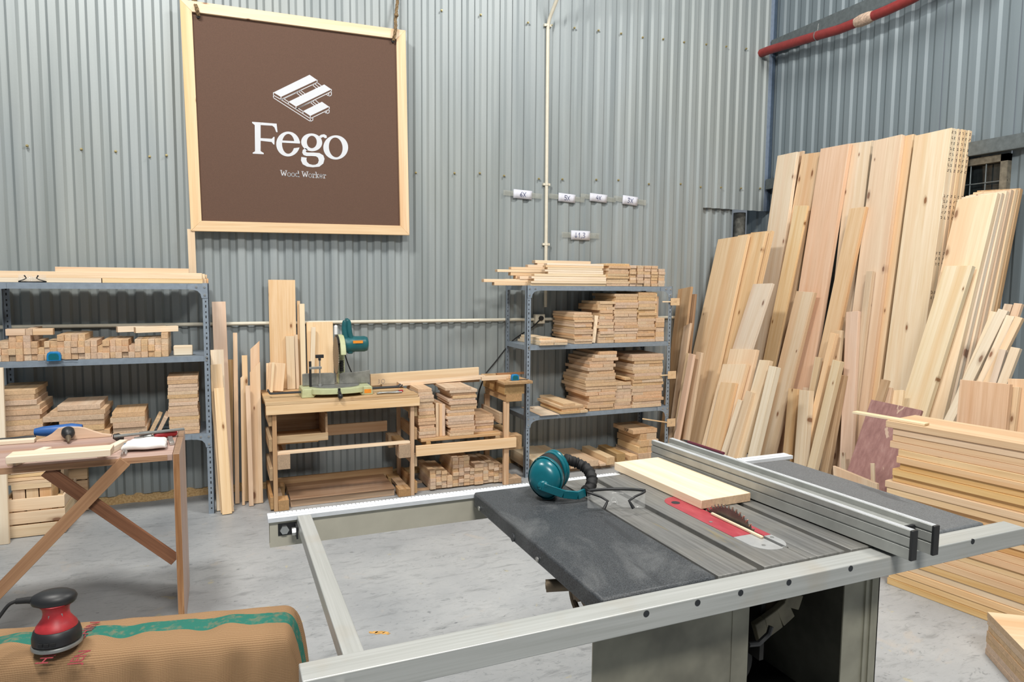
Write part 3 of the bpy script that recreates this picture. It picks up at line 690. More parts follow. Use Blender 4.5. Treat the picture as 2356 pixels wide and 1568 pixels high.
# cabinet: plinth of folded steel with an open motor bay
yc = Y0+.055
cl_, cr_ = ay(1364, 1500, yc).x, ay(2020, 1420, yc).x; cm1 = ay(1720, 1480, yc).x; cm2 = ay(1940, 1420, yc).x
YB = Y1-.06; zc = ZS-.041
b = MB(); b.span((cl_, yc, .04), (cm1, yc+.003, zc)); b.span((cm1-.045, yc-.0015, .04), (cm1, yc, zc)); b.span((1.03, yc+.0032, .04), (1.033, YB, zc)); b.build('cabinet_door', 'cabinet', saw)
b = MB(); b.span((cm2, yc, .04), (cr_, yc+.003, zc)); b.span((cr_-.003, yc, .04), (cr_, YB, zc)); b.span((cr_-.03, yc-.004, .04), (cr_-.022, yc, zc)); b.span((cr_-.05, yc-.004, .04), (cr_-.042, yc, zc)); b.build('cabinet_side', 'cabinet', saw)
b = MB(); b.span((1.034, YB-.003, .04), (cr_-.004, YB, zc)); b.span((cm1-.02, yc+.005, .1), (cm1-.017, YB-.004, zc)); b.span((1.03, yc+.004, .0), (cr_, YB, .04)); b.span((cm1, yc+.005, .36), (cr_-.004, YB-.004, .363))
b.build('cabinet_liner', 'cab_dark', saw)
# motor, dust chute and bracket seen in the open bay
b = MB(); b.cyl((cm1+.05, yc+.12, .56), (cm1+.05, yc+.42, .56), .075, n=24); b.cyl((cm1+.05, yc+.10, .56), (cm1+.05, yc+.12, .56), .06, .075, 24); b.build('motor', 'cab_dark', saw)
pts = [ay(px, py, yc+.05) for px, py in ((1822, 1335), (1826, 1362), (1815, 1395), (1790, 1418), (1760, 1440), (1738, 1455))]
M['chute'] = plain('dusty_casting', srgb(112, 106, 88), .6, .2, .2, 14)
b = MB()
for a, c_ in zip(pts, pts[1:]): b.bar(a, c_, .05, .016, (0, -1, 0))
b.build('tilt_bracket', 'chute', saw, bev=.002)
b = MB(); b.tube([ay(px, py, yc+.10) for px, py in ((1765, 1340), (1772, 1370), (1768, 1400), (1745, 1440))], [.035, .035, .03, .025], 12); b.build('dust_chute', 'rod', saw)
b = MB(); b.tube([ay(px, py, yc+.02) for px, py in ((1722, 1482), (1745, 1480), (1768, 1458), (1774, 1440))], .006, 8); b.build('power_cable', 'black', saw)
# tilt handwheel and crank on the left side
hc = az(1340, 1366, .776)
hm = frame(hc, (0, 1, 0), (-1, .12, 0))
b = MB(); n = 32; rings = []
for i in range(n): 
    a = 2*pi*i/n; cc = hm @ V((cos(a)*.050, sin(a)*.050, 0)); rr = (hm.to_3x3() @ V((cos(a), sin(a), 0))); zz = hm.to_3x3() @ V((0, 0, 1))
    rings.append(b.ring(cc, rr, zz, .0075, 8))
rings.append(rings[0]); b.skin(rings, cap=False)
for a in (0.5, 2.6, 4.7): b.bar(hm @ V((0, 0, .004)), hm @ V((cos(a)*.047, sin(a)*.047, 0)), .016, .008, hm.to_3x3() @ V((0, 0, 1)))
b.cyl(hm @ V((0, 0, -.012)), hm @ V((0, 0, .014)), .014, n=16); b.cyl(hm @ V((0, 0, -.02)), (1.03, hc.y+.04, hc.z), .009, n=10)
b.build('handwheel', 'rod', saw)
p = az(1264, 1345, .79); e = az(1300, 1349, .79)
b = MB(); ca, cb_ = az(1322, 1343, .790), az(1256, 1347, .786); b.cyl(ca, cb_, .0135, n=16); b.cyl(cb_, cb_ + (cb_-ca).normalized()*.001, .007, n=12); b.build('crank_handle', 'rod', saw)
# ---------------------------------------------------------------- rip fence (slides on the rail, so a thing of its own)
zb, zt = ZS+.004, ZS+.068
fL0 = az(2096, 1290, zb); fLt = az(2098, 1222, zt); fR0 = az(2166, 1278, zb); fLf = az(1498, 1012, zt); fRf = az(1548, 1008, zt)
y0 = (fL0.y+fLt.y)/2; xl = (fL0.x+fLt.x)/2; xr_ = fR0.x; 
ang = atan2(fLf.x-xl, fLf.y-y0); Lf = fLf.y-y0
FM = T((xl+xr_)/2, y0, zb) @ RZ(-ang); FW_ = xr_-xl; H_ = zt-zb
fe = thing('rip_fence', 'long grey aluminium rip fence lying across the black saw table', 'fence', ((xl+xr_)/2, y0, zb))
def extr(x0, x1, nm):
    b = MB(); w = x1-x0; s_ = .0022
    # hollow T-slot profile seen end on, long along Y
    for (za, zb_) in ((0, H_*.38), (H_*.44, H_*.74), (H_*.80, H_)): b.span((x0, .006, za), (x1, Lf, zb_))
    b.span((x0+w*.2, .006, 0), (x1-w*.2, Lf, H_-.001))
    return b.build(nm, 'alu_grey', fe, FM, bev=.0006)
tw_ = .017
e1 = extr(-FW_/2, -FW_/2+tw_, 'face_extrusion'); e2 = extr(FW_/2-tw_, FW_/2, 'face_extrusion')
b = MB(); b.span((-FW_/2-.0005, 0, -.0005), (-FW_/2+tw_+.0005, .006, H_+.0005)); b.build('end_cap', 'black', e1, FM, bev=.001)
b = MB(); b.span((FW_/2-tw_-.0005, 0, -.0005), (FW_/2+.0005, .006, H_+.0005)); b.build('end_cap', 'black', e2, FM, bev=.001)
b = MB(); b.span((-FW_/2+tw_, .05, .010), (FW_/2-tw_, Lf-.01, H_-.012)); b.build('fence_body', 'alu_grey', fe, FM, bev=.001)
b = MB(); b.span((-FW_/2+tw_, .043, .008), (FW_/2-tw_, .05, H_-.010)); b.build('end_cap', 'black', fe, FM)
b = MB()
for x in (-FW_/2+.003, -FW_/2+.010, FW_/2-tw_+.003, FW_/2-tw_+.010): b.span((x, .006, H_), (x+.003, Lf, H_+.0012))
b.build('bright_edge', 'alu_white', fe, FM)
# pencil lying along the fence's far edge
M['maroon'] = plain('maroon_lacquer', srgb(96, 34, 52), .35, 0, .05)
p0, p1 = az(1626, 1026, ZS+.075), az(1678, 1046, ZS+.075); q0 = az(1606, 1024, ZS+.075)
fx = FM @ V((FW_/2-.0055, 0, H_+.0012+.004)); dir_ = (FM.to_3x3() @ V((0, 1, 0)))
tA = FM @ V((FW_/2-.0055, Lf-.05, H_+.0012+.0045)); tB = FM @ V((FW_/2-.0055, Lf-.245, H_+.0012+.0045))
pc = thing('pencil', 'maroon pencil lying on top of the grey saw fence', 'pencil', tA)
MB().cyl(tA.lerp(tB, .16), tB, .0042, n=6).build('shaft', 'maroon', pc)
b = MB().cyl(tA, tA.lerp(tB, .16), .0012, .0042, n=6); b.build('sharpened_point', 'black', pc)
# ---------------------------------------------------------------- plank against the fence
zp = ZS+.0245
a_, b__, c_, d_ = az(1608, 1152, zp), az(1733, 1132, zp), az(1413, 1063, zp), az(1515, 1051, zp)
W_ = ((b__-a_).length+(d_-c_).length)/2; L_ = ((c_-a_).length+(d_-b__).length)/2
dirp = ((c_-a_)+(d_-b__)).normalized(); ctr = (a_+b__+c_+d_)/4
board('plank', frame((ctr.x, ctr.y, ZS+.0012+.0118), dirp), L_, min(W_, .166), .0236, 'pine_pale', 'pale knotty pine plank lying on the saw table beside the fence', 'plank')
s_ = [az(1662, 1180, ZS), az(1755, 1235, ZS)]
stick('wood_sliver', (SLX-.0115, s_[0].y, ZS+.004), (SLX-.0115, s_[1].y-.01, ZS+.004), .007, .006, 'pine_pale', label='thin pale wood offcut lying along the saw blade on the red insert', cat='offcut')
# ---------------------------------------------------------------- ear defenders
ec = az(1262, 1152, ZS)
em = thing('ear_defenders', 'teal ear defenders with a black padded headband on the black saw wing', 'ear defenders', (ec.x, ec.y, ZS))
EK = 1.27
view = V((ec.x, ec.y, 0)).normalized(); side = V((view.y, -view.x, 0))
def cup(c, ax_, nm, up):
    m = frame(c, ax_, up)       # X: outward axis of the cup, Z: its long axis
    b = MB(); rings = []
    for r, x in ((.0, .030), (.3, .030), (.62, .0275), (.85, .020), (.97, .008), (1.0, -.004), (.97, -.010)):
        rr = max(r, .02); rings.append(b.verts([m @ V((x, cos(a)*rr*.034*(1+.08*cos(2*a)), sin(a)*rr*.0435)) for a in [2*pi*i/28 for i in range(28)]]))
    b.skin(rings); cp = b.build('ear_cup', 'teal', em, ang=60)
    b = MB(); rings = []
    for r, x in ((.92, -.010), (1.0, -.016), (.98, -.024), (.8, -.028), (.5, -.028)):
        rings.append(b.verts([m @ V((x, cos(a)*r*.034, sin(a)*r*.042)) for a in [2*pi*i/28 for i in range(28)]]))
    b.skin(rings); b.build('cushion', 'rubber', cp, ang=60)
    b = MB(); rings = []
    for r, x in ((.99, .010), (1.03, .007), (1.03, .002), (.99, -.001)): rings.append(b.verts([m @ V((x, cos(a)*r*.0345*(1+.08*cos(2*a)), sin(a)*r*.044)) for a in [2*pi*i/28 for i in range(28)]]))
    b.skin(rings, cap=False); b.build('rim', 'teal', cp, ang=60)
    return m
# laid out about the near cup's centre at unit size, then scaled as a whole
cc0 = V((ec.x+.002, ec.y+.02, ZS+.0585)); c1 = V((0, 0, 0))
m1 = cup(c1, -view*.93 - side*.30 + V((0, 0, .12)), 'near', V((.0, 0, 1)) - side*.28)
c2 = c1 + view*.052 + side*.014 + V((0, 0, .001))
m2 = cup(c2, view*.80 + side*.45, 'far', V((0, 0, 1)))
ys_ = [m1 @ V((.028, -.008, -.010)), m1 @ V((.033, .0, -.014)), c1 - view*.028 + side*.036 + V((0, 0, -.026)), c1 - view*.016 + side*.066 + V((0, 0, -.032)), c1 + view*.0 + side*.082 + V((0, 0, -.030))]
b = MB()
for a, c_ in zip(ys_, ys_[1:]): b.bar(a, c_, .017, .006, -view)
b.build('yoke', 'teal', em, bev=.0015)
b = MB(); b.ball((0, 0, 0), (.010, .013, .006), m1 @ T(.029, 0, -.012) @ RY(pi/2), 16, 8); b.build('yoke_pivot', 'teal', em)
bd = [ys_[-1] + V((0, 0, .001)), c1 + side*.094 + view*.014 + V((0, 0, -.022)), c1 + side*.098 + view*.034 + V((0, 0, -.008)), c1 + side*.088 + view*.054 + V((0, 0, .006)), c1 + side*.066 + view*.064 + V((0, 0, .016)), c2 + V((0, 0, .026)) + side*.026]
sm = []
for i in range(41):
    f = i/40*(len(bd)-1); k0 = min(int(f), len(bd)-2); t = f-k0
    P = [bd[max(k0-1, 0)], bd[k0], bd[k0+1], bd[min(k0+2, len(bd)-1)]]
    sm.append(.5*((2*P[1]) + (P[2]-P[0])*t + (2*P[0]-5*P[1]+4*P[2]-P[3])*t*t + (3*P[1]-P[0]-3*P[2]+P[3])*t**3))
b = MB(); b.tube(sm, [.0115 + .0016*sin(i*2.6) for i in range(41)], 10); b.build('headband', 'rubber', em, ang=70)
for o in em.children:
    for q in [o] + list(o.children):
        for v in q.data.vertices: v.co = (MW[q].inverted()) @ (cc0 + (MW[q] @ v.co)*EK)
# ---------------------------------------------------------------- safety glasses on the table
M['clear'] = plain('clear_polycarbonate', srgb(236, 238, 236), .05, 0, .0)
cm = M['clear'].node_tree.nodes['Principled BSDF']; cm.inputs['Transmission Weight'].default_value = .0; cm.inputs['Alpha'].default_value = .13; cm.inputs['Specular IOR Level'].default_value = .8
def glasses(nm, label, m, framemat='black', s=1.0, folded=True):
    """wraparound glasses; X to the wearer's left, Y ahead out of the lens, Z up, standing on their lens edge"""
    g = thing(nm, label, 'safety glasses', m.translation)
    def arc(z, k=0.0, n=16, w=.073): return [V((w*sin(a)/.95, .036*cos(a)-.036*.35, z)) for a in [(-1.25+2.5*i/n) for i in range(n+1)]]
    b = MB(); lo, hi = arc(.0), arc(.044); A = []
    for i, (p, q) in enumerate(zip(lo, hi)):
        f = abs(i-8)/8; p = p + V((0, 0, .012*max(0, 1-abs(f)*5) + .010*max(0, f-.6)))
        A.append(b.verts([m @ (p*s), m @ ((p*.5+q*.5)*s), m @ (q*s)]))
    for r1, r2 in zip(A, A[1:]):
        for j in (0, 1): b.face([r1[j], r2[j], r2[j+1], r1[j+1]])
    b.build('lens', 'clear', g, solid=.002, ang=80)
    b = MB(); b.tube([m @ (p*s) for p in arc(.046)], .0038*s, 8); b.build('brow_bar', framemat, g, ang=70)
    for sd in (-1, 1):
        e = arc(.044)[0 if sd < 0 else -1]
        b = MB(); b.tube([m @ (q*s) for q in (e, e+V((-sd*.010, -.012, -.002)), e+V((-sd*.030, -.020, -.008)), e+V((-sd*.046, -.022, -.018)), e+V((-sd*.036 if folded else -sd*.052, -.026, -.036)))], [.003*s, .003*s, .003*s, .0034*s, .0046*s], 8); b.build('temple', 'black', g, ang=70)
    b = MB(); b.tube([m @ (V(q)*s) for q in ((-.010, .028, .004), (-.005, .030, .020), (0, .031, .024), (.005, .030, .020), (.010, .028, .004))], .0022*s, 8); b.build('nose_bridge', 'clear', g, ang=70)
    return g
gl, gr_ = az(1357, 1182, ZS), az(1490, 1180, ZS)
gx = (gr_-gl).normalized(); gm = frame((gl+gr_)/2 + V((0, 0, .0015)), gx); 
glasses('safety_glasses', 'clear safety glasses with black temples lying on the saw table beside the ear defenders', T(*((gl+gr_)/2 + V((0, .012, .0075)))) @ RZ(atan2(gx.y, gx.x)) @ RX(radians(-6)), s=(gr_-gl).length/.146)
# ================================================================ slotted-angle racks
YF, YBK = 4.53, 4.93
def slotted(mb, x, y, z0, z1, sx, sy, w=.034, t=.003):
    """L post with its corner at x,y and flanges running to +sx along x and +sy along y"""
    mb.span((x, y, z0), (x+sx*w, y+sy*t, z1)); mb.span((x, y, z0), (x+sx*t, y+sy*w, z1))
def rack(name, label, xl, xr, shelves, zt=1.425):
    r = thing(name, label, 'shelving rack', (xl, YF, 0))
    for x, y, sx, sy in ((xl, YF, 1, 1), (xr, YF, -1, 1), (xl, YBK, 1, -1), (xr, YBK, -1, -1)):
        b = MB(); slotted(b, x, y, 0, zt, sx, sy); p = b.build('post', 'steel_blue', r, smooth=False)
        b = MB(); z = .03; i = 0; yo = y - (.0006 if sy > 0 else -.0006)
        while z < zt-.05:   # the punched slots of the angle, in pairs
            if sy > 0:
                cx = x+sx*.017; b.span((cx-.0035, YF-.0006, z), (cx+.0035, YF+.0002, z+.016 if i % 2 else z+.009))
            else:
                cx = x+sx*.017; b.span((cx-.0035, YBK-.0038, z), (cx+.0035, YBK-.0030, z+.016 if i % 2 else z+.009))
            z += .032; i += 1
        o = b.build('slot_holes', 'steel_dark', p, smooth=False); 
    for k_, z in enumerate(shelves):
        b = MB(); x0, x1 = xl+.004, xr-.004; y0, y1 = YF+.0035, YBK-.0035
        b.span((x0, y0, z-.003), (x1, y1, z))
        for ya, yb in ((y0, y0+.002), (y1-.002, y1)): b.span((x0, ya, z-.034), (x1, yb, z-.003))
        for xa, xb_ in ((x0, x0+.002), (x1-.002, x1)): b.span((xa, y0+.002, z-.034), (xb_, y1-.002, z-.003))
        sh = b.build('shelf', 'steel_blue', r, smooth=False)
        b = MB()
        if k_ == 0 or k_ == 2:
            for x, s_ in ((xl+.004, 1), (xr-.004, -1)):
                g = MB(); arc = [(.03, -.08)] + [(.03+.05*(1-cos(a)), -.03-.05*(1-sin(a))+.0) for a in [pi/2*i/6*.98 for i in range(7)]]
                poly = [(0, 0), (0, -.085), (.034, -.085), (.040, -.060), (.055, -.042), (.082, -.034), (.11, -.032), (.11, 0)]
                m = Matrix.Translation((x, YF-.0012, z-.002)) @ RX(pi/2)
                g.prism([(s_*px, py) for px, py in poly], m, 0, .0018); gg = g.build('gusset', 'steel_blue', r, smooth=False)
                g = MB()
                for hx, hy in ((.017, -.018), (.017, -.065), (.062, -.017)):
                    c_ = m @ V((s_*hx, hy, .0018)); g.cyl(c_, c_-V((0, .005, 0)), .0065, n=6)
                g.build('gusset_bolts', 'bolt', gg)
        else:
            for x in (xl+.021, xr-.021):
                for dz in (-.008, -.026): b.cyl((x, YF-.0002, z+dz), (x, YF-.006, z+dz), .0065, n=6)
            b.build('shelf_bolts', 'bolt', sh)
    return r
LX0, LX1 = -1.185, -.062
rack('shelving_rack', 'blue-grey slotted steel rack at the left, standing behind the plywood workbench', LX0, LX1, (1.422, .985, .508))
# ---------------------------------------------------------------- left rack, top shelf: long planed boards
def xbar(label, x0, x1, y, z, h, d, mat='pine', g=None, name='long_board'):
    return board(name, frame(((x0+x1)/2, y+d/2, z+h/2), (1, 0, 0)), x1-x0, d, h, mat, label, 'board', g)
zs = 1.4225
def X(px, py, y): return ay(px, py, y).x
xbar('pale board lying at the front of the left rack top shelf under the glasses', -1.75, X(229, 640, YF), YF+.060, zs, .026, .05, 'pine_pale')
xbar('short dark-ended board lying at the right front of the left rack top shelf', X(231, 640, YF), X(466, 640, YF), YF+.060, zs, .026, .05)
xbar('long knotty board lying uppermost along the front of the left rack top shelf', -1.75, X(464, 630, YF), YF+.062, zs+.0265, .036, .05)
xbar('board in the second row of the left rack top shelf, lower of the pair', -1.6, X(474, 640, YF+.08), YF+.114, zs, .028, .06)
xbar('board in the second row of the left rack top shelf, upper of the pair', -1.6, X(471, 630, YF+.08), YF+.114, zs+.0285, .03, .055)
xbar('board in the third row of the left rack top shelf, lower of the pair', -1.5, X(479, 640, YF+.15), YF+.178, zs, .03, .06)
xbar('board in the third row of the left rack top shelf, upper of the pair', -1.5, X(476, 633, YF+.15), YF+.178, zs+.0305, .024, .06)
pt_ = ay(124, 613, YF+.22)
xbar('rear board standing highest on the left rack top shelf', pt_.x, X(434, 618, YF+.22), YF+.245, zs, pt_.z-zs, .04, 'pine_end')
gp_ = ay(74, 645, YF-.0)
glasses('safety_glasses', 'clear safety glasses resting on the front edge of the left rack top shelf', T(X(74, 643, YF+.02), YF+.028, zs+.0445) @ RY(pi) @ RX(radians(4)), s=.88)
# ---------------------------------------------------------------- left rack, second shelf: square sticks, cut ends to the front
z2 = .9855
PX = 1/3.6813           # zoomed drawing of the rack to photo pixels
cols = [(-70,0,3),(0,65,3),(65,130,4),(130,190,4),(190,255,4),(255,312,3),(312,368,2),(368,415,3),(415,480,3),(480,540,4),(540,598,4),(598,655,4),(655,715,4),(715,762,3),(762,818,3),(818,864,2),(864,925,3),(925,975,3),(975,1030,3),(1030,1085,3),(1085,1138,2),(1140,1195,3),(1195,1252,3),(1252,1308,3),(1308,1366,3),(1366,1425,4)]
G = 'square pine sticks on the left rack second shelf'
sx_prev = None; tops = []
xs = [X(a*PX, 818, YF) for a, _, _ in cols]; xe = [X(b_*PX, 818, YF) for _, b_, _ in cols]
nc = len(cols)
for i, (a, b_, n) in enumerate(cols):
    x0, x1 = xs[i], (xs[i+1] if i+1 < nc else xe[i]); wdt = (x1-x0)-.0012; h = .0352
    for j in range(n):
        Ld = .27 + rnd.uniform(0, .06); y0 = YF+.006+rnd.uniform(0, .03)+(.012 if j == n-1 else 0)
        lab = 'square stick, %s of the %s column, second shelf of the left rack' % (nth(j, n, 'up'), ORD[i+1] if i else 'leftmost')
        board('square_stick', frame((( x0+x1)/2, y0+Ld/2, z2+h*(j+.5)+.0003*j), (0, 1, 0)), Ld, wdt, h-.0004, 'pine_end', lab, 'stick', G, bev=.001)
    tops.append(z2+n*(h+.0003))
for (a, b_, nm, col_) in ((45, 214, 'left', 2), (216, 274, 'middle', 3), (276, 450, 'right', 5)):
    x0, x1 = X(a*PX, 765, YF+.03), X(b_*PX, 765, YF+.03)
    m = (frame(((x0+x1)/2, YF+.05, tops[2]+.0006+.018), (1, 0, 0)))
    if nm == 'middle': m = frame(((x0+x1)/2, YF+.15, tops[2]+.0006+.018), (0, 1, 0)); board('square_stick', m, .24, x1-x0, .036, 'pine_end', 'short stick end-on between two crosswise sticks on the left rack second shelf', 'stick', G, bev=.001)
    else: board('square_stick', m, x1-x0-.001, .042, .036, 'pine_end', 'crosswise square stick at the %s on top of the left rack second shelf pile' % nm, 'stick', G, bev=.001)
# two sticks lying askew on the right half of the pile
zz = max(tops[18:26])+.001
for (pa, pb, nm) in (((1000, 755), (1395, 715), 'rear'), ((1150, 790), (1500, 752), 'front')):
    yy = YF+(.16 if nm == 'rear' else .07)
    p0 = V((X(pa[0]*PX, 785, yy), yy-.03, zz+.018 + (.0 if nm == 'rear' else 0))); p1 = V((X(pb[0]*PX, 785, yy), yy+.06, zz+.018))
    stick('square_stick', p0, p1, .04, .034, 'pine_pale', label='%s of two long sticks laid askew on the left rack second shelf pile' % nm, cat='stick', group=G)
p = ay(421, 818, YF+.05)
M['pale_block'] = M['pine_pale']
board('wood_block', frame((X(421, 808, YF+.04), YF+.075, z2+.031), (1, 0, 0)), .105, .06, .06, 'pine_pale', 'pale yellow block at the right end of the left rack second shelf', 'block', bev=.006)
def tape_measure(label, m, s=1.0):
    t = thing('tape_measure', label, 'tape measure', m.translation)
    poly = [(-.036, 0), (.036, 0), (.036, .03), (.030, .048), (.016, .055), (-.020, .055), (-.032, .046), (-.036, .028)]
    mm = m @ RX(pi/2)
    MB().prism([(x*s, y*s) for x, y in poly], mm, -.016*s, .016*s).build('case', 'blue_tool', t, bev=.003)
    b = MB(); b.prism([(x*s*.72, y*s*.66+.008*s) for x, y in poly], mm, .016*s, .0175*s); b.build('side_label', 'teal', t)
    b = MB(); b.box((-.0405*s, 0, .006*s), (.010*s, .02*s, .006*s), m); b.build('tape_hook', 'galv', t)
    b = MB(); b.tube([m @ (V(q)*s) for q in ((.036, 0, .008), (.055, -.006, .004), (.09, .0, .0035), (.12, -.01, .0035))], .0035*s, 8); b.build('wrist_strap', 'black', t)
    return t
tape_measure('blue tape measure lying before the sticks on the left rack second shelf', T(X(127, 826, YF-.0), YF-.022+.0, z2+.0) @ RX(0), .95)
# ---------------------------------------------------------------- stacks of short boards
def ystack(desc, px0, px1, py0, py1, n, yf, depth, mat='pine_end', group=None, jx=.008, jy=.012, z0=None, split=None, cat='board', name='short_board', widths=None, skew=0.0):
    """boards stacked flat, their cut ends towards the room; front face given by its outline in the photo at depth yf"""
    pm = (py0+py1)/2
    x0, x1 = X(px0, py1, yf), X(px1, py1, yf); zb = ay((px0+px1)/2, py1, yf).z if z0 is None else z0; zt_ = ay((px0+px1)/2, py0, yf).z
    th = (zt_-zb)/n; ang = 0
    for j in range(n):
        a, b_ = (x0, x1) if not widths or j >= len(widths) else (x0+widths[j][0]*(x1-x0), x0+widths[j][1]*(x1-x0))
        dx = rnd.uniform(-jx, jx); dx2 = rnd.uniform(-jx, jx); dyy = rnd.uniform(0, jy); L = depth*rnd.uniform(.86, 1.0)
        lab0 = nth(j, n, 'up') + ' board of the ' + desc
        cuts = [(a+dx, b_+dx2)]
        if split and j in split: mid = a+(b_-a)*split[j]; cuts = [(a+dx, mid-.0008), (mid+.0008, b_+dx2)]
        for q, (u, v) in enumerate(cuts):
            lb = lab0 if len(cuts) == 1 else ('left half, ' if q == 0 else 'right half, ') + lab0
            m = frame(((u+v)/2, yf+dyy+L/2, zb+th*(j+.5)), (0, 1, 0)) @ RZ(rnd.uniform(-.02, .02)*(1 if skew == 0 else 1)+skew)
            board(name, m, L, v-u, th-.0008, mat, lb, cat, group or desc)
    return zb, zt_
z3 = .5085
ystack('large stack leftmost on the left rack lowest shelf', -6, 97, 897, 1003, 11, YF+.01, .34, jx=.012, z0=z3, widths=[(0,1.08),(0,1.06),(0,1.02),(0,1.0),(0,.98),(0,.96),(0,1.0),(0,.97),(0,.88),(0,.86),(0,.88)])
ystack('overhung stack on the left rack lowest shelf', 135, 245, 930, 1000, 7, YF+.012, .30, jx=.006, z0=z3, widths=[(0,1.08),(0,1.06),(0,.96),(0,.95),(-.30,1.0),(-.16,1.0),(0.02,.9)])
ystack('low stack beside slanted pieces, left rack lowest shelf', 260, 334, 947, 1000, 5, YF+.012, .28, jx=.006, z0=z3, widths=[(0,1.06),(0,1.05),(0,1.03),(-.05,1.02),(-.03,.98)])
ystack('tall neat stack, left rack lowest shelf', 389, 458, 866, 1000, 16, YF+.010, .26, jx=.004, jy=.005, z0=z3)
for q, (px, dxx) in enumerate(((345, 0), (362, 0))):
    c0 = ay(px, 996, YF+.03); p0 = V((c0.x, YF+.09, z3+.012)); p1 = p0 + V((.052, .0, .105))
    board('slanted_piece', frame((p0+p1)/2, (0, 1, 0), V((-.105, 0, .052))), .2, .115, .022, 'pine_end', '%s slanted board between the low and the tall stack on the left rack' % ('left-hand' if q == 0 else 'right-hand'), 'board')
for q in range(2):
    x = X(466, 950, YF+.06) + q*.0; 
board('upright_piece', frame((LX1-.0145-.003, YF+.17, z3+.11), (0, 0, 1), (1, 0, 0)), .22, .17, .018, 'pine_end', 'thin board stood on end against the right post of the left rack', 'board')
# ---------------------------------------------------------------- crates on the floor under the rack
def crate(label, xc, y0, w, d, h, nsl=3, mat='pine', name='wooden_crate', rz=0):
    t = thing(name, label, 'crate', (xc, y0, 0)); m0 = T(xc, y0, 0) @ RZ(rz)
    sh = h/nsl
    for i in range(nsl):
        z = sh*(i+.5)
        for yy in (.006, d-.006): board('front_slat' if yy < .1 else 'rear_slat', m0 @ frame((0, yy, z), (1, 0, 0), (0, 1, 0)), w, sh-.008, .012, mat, parent=t)
        for xx in (-w/2+.006, w/2-.006): board('side_slat', m0 @ frame((xx, d/2, z), (0, 1, 0), (1, 0, 0)), d-.026, sh-.008, .012, mat, parent=t)
    for xx in (-w/2+.024, w/2-.024):
        for yy in (.024, d-.024): board('corner_post', m0 @ frame((xx, yy, h/2), (0, 0, 1)), h-.004, .022, .022, mat, parent=t)
    board('floor_slat', m0 @ frame((0, d/2, .012), (1, 0, 0)), w-.03, d-.03, .01, mat, parent=t)
    return t
ya = az(84, 1233, 0).y; xa_, xb_ = az(17, 1234, 0).x, az(151, 1227, 0).x
crate('slatted pine crate on the floor under the left rack, holding a smaller box', (xa_+xb_)/2, ya, xb_-xa_, .36, .225)
t = thing('small_crate', 'small pine box with upright slats standing inside the floor crate', 'crate', ((xa_+xb_)/2-.02, ya+.06, .02))
bx0, bx1 = X(28, 1150, ya+.06), X(121, 1150, ya+.06); zt_ = ay(75, 1112, ya+.06).z
for i in range(3):
    w_ = (bx1-bx0)/3; board('upright_slat', frame((bx0+w_*(i+.5), ya+.066, (zt_+.02)/2), (0, 0, 1), (0, 1, 0)), zt_-.02, w_-.006, .012, 'pine', parent=t)
    board('upright_slat', frame((bx0+w_*(i+.5), ya+.246, (zt_+.02)/2), (0, 0, 1), (0, 1, 0)), zt_-.02, w_-.006, .012, 'pine', parent=t)
for i in range(2): board('side_panel', frame((bx0+.006 if i == 0 else bx1-.006, ya+.156, (zt_+.02)/2), (0, 1, 0), (1, 0, 0)), .165, zt_-.03, .012, 'pine', parent=t)
board('top_rail', frame(((bx0+bx1)/2, ya+.055, zt_-.012), (1, 0, 0), (0, 1, 0)), bx1-bx0, .03, .01, 'pine', parent=t)
for i, dx in enumerate((0, .006, -.01, .012)):
    board('thin_board', frame(((bx0+bx1)/2+dx-.01, ya+.125, zt_+.0015+.0205*i+.010), (1, 0, 0)) @ RZ(.06*(i % 2)-.02), bx1-bx0+.04-.012*i, .15, .018, 'pine', '%s thin board lying across the small box in the floor crate' % nth(i, 4, 'up'), 'board')
board('thin_board', frame((X(150, 1110, ya+.30), ya+.27, .20), (0, .35, 1), (1, 0, 0)), .34, .13, .016, 'pine_old', 'short board leaning inside the floor crate behind the small box', 'board')
crate('second slatted crate standing behind the first one under the left rack', X(150, 1120, ya+.6)+.02, ya+.385, .28, .05, .40, 4, 'pine_old')
# ---------------------------------------------------------------- plywood workbench at the left
ZB = .75
nr, fr = az(411, 1043, ZB), az(427, 988, ZB)
bx1 = (nr.x+fr.x)/2-.024; by0, by1 = nr.y, fr.y; bxl = -1.45
wb_ = thing('workbench', 'red-brown plywood workbench with crossed braces at the left', 'workbench', (bx1, by0, 0))
board('bench_top', frame(((bxl+bx1-.002)/2, (by0+by1)/2, ZB-.0125), (1, 0, 0)), bx1-bxl-.002, by1-by0, .025, 'plywood_red', parent=wb_, bev=.001)
b = MB(); b.span((bxl, by0-.0012, ZB-.024), (bx1-.02, by0-.0002, ZB-.001)); b.local('plywood_edge', 'ply_edge', wb_, frame((0, by0, ZB), (1, 0, 0)))
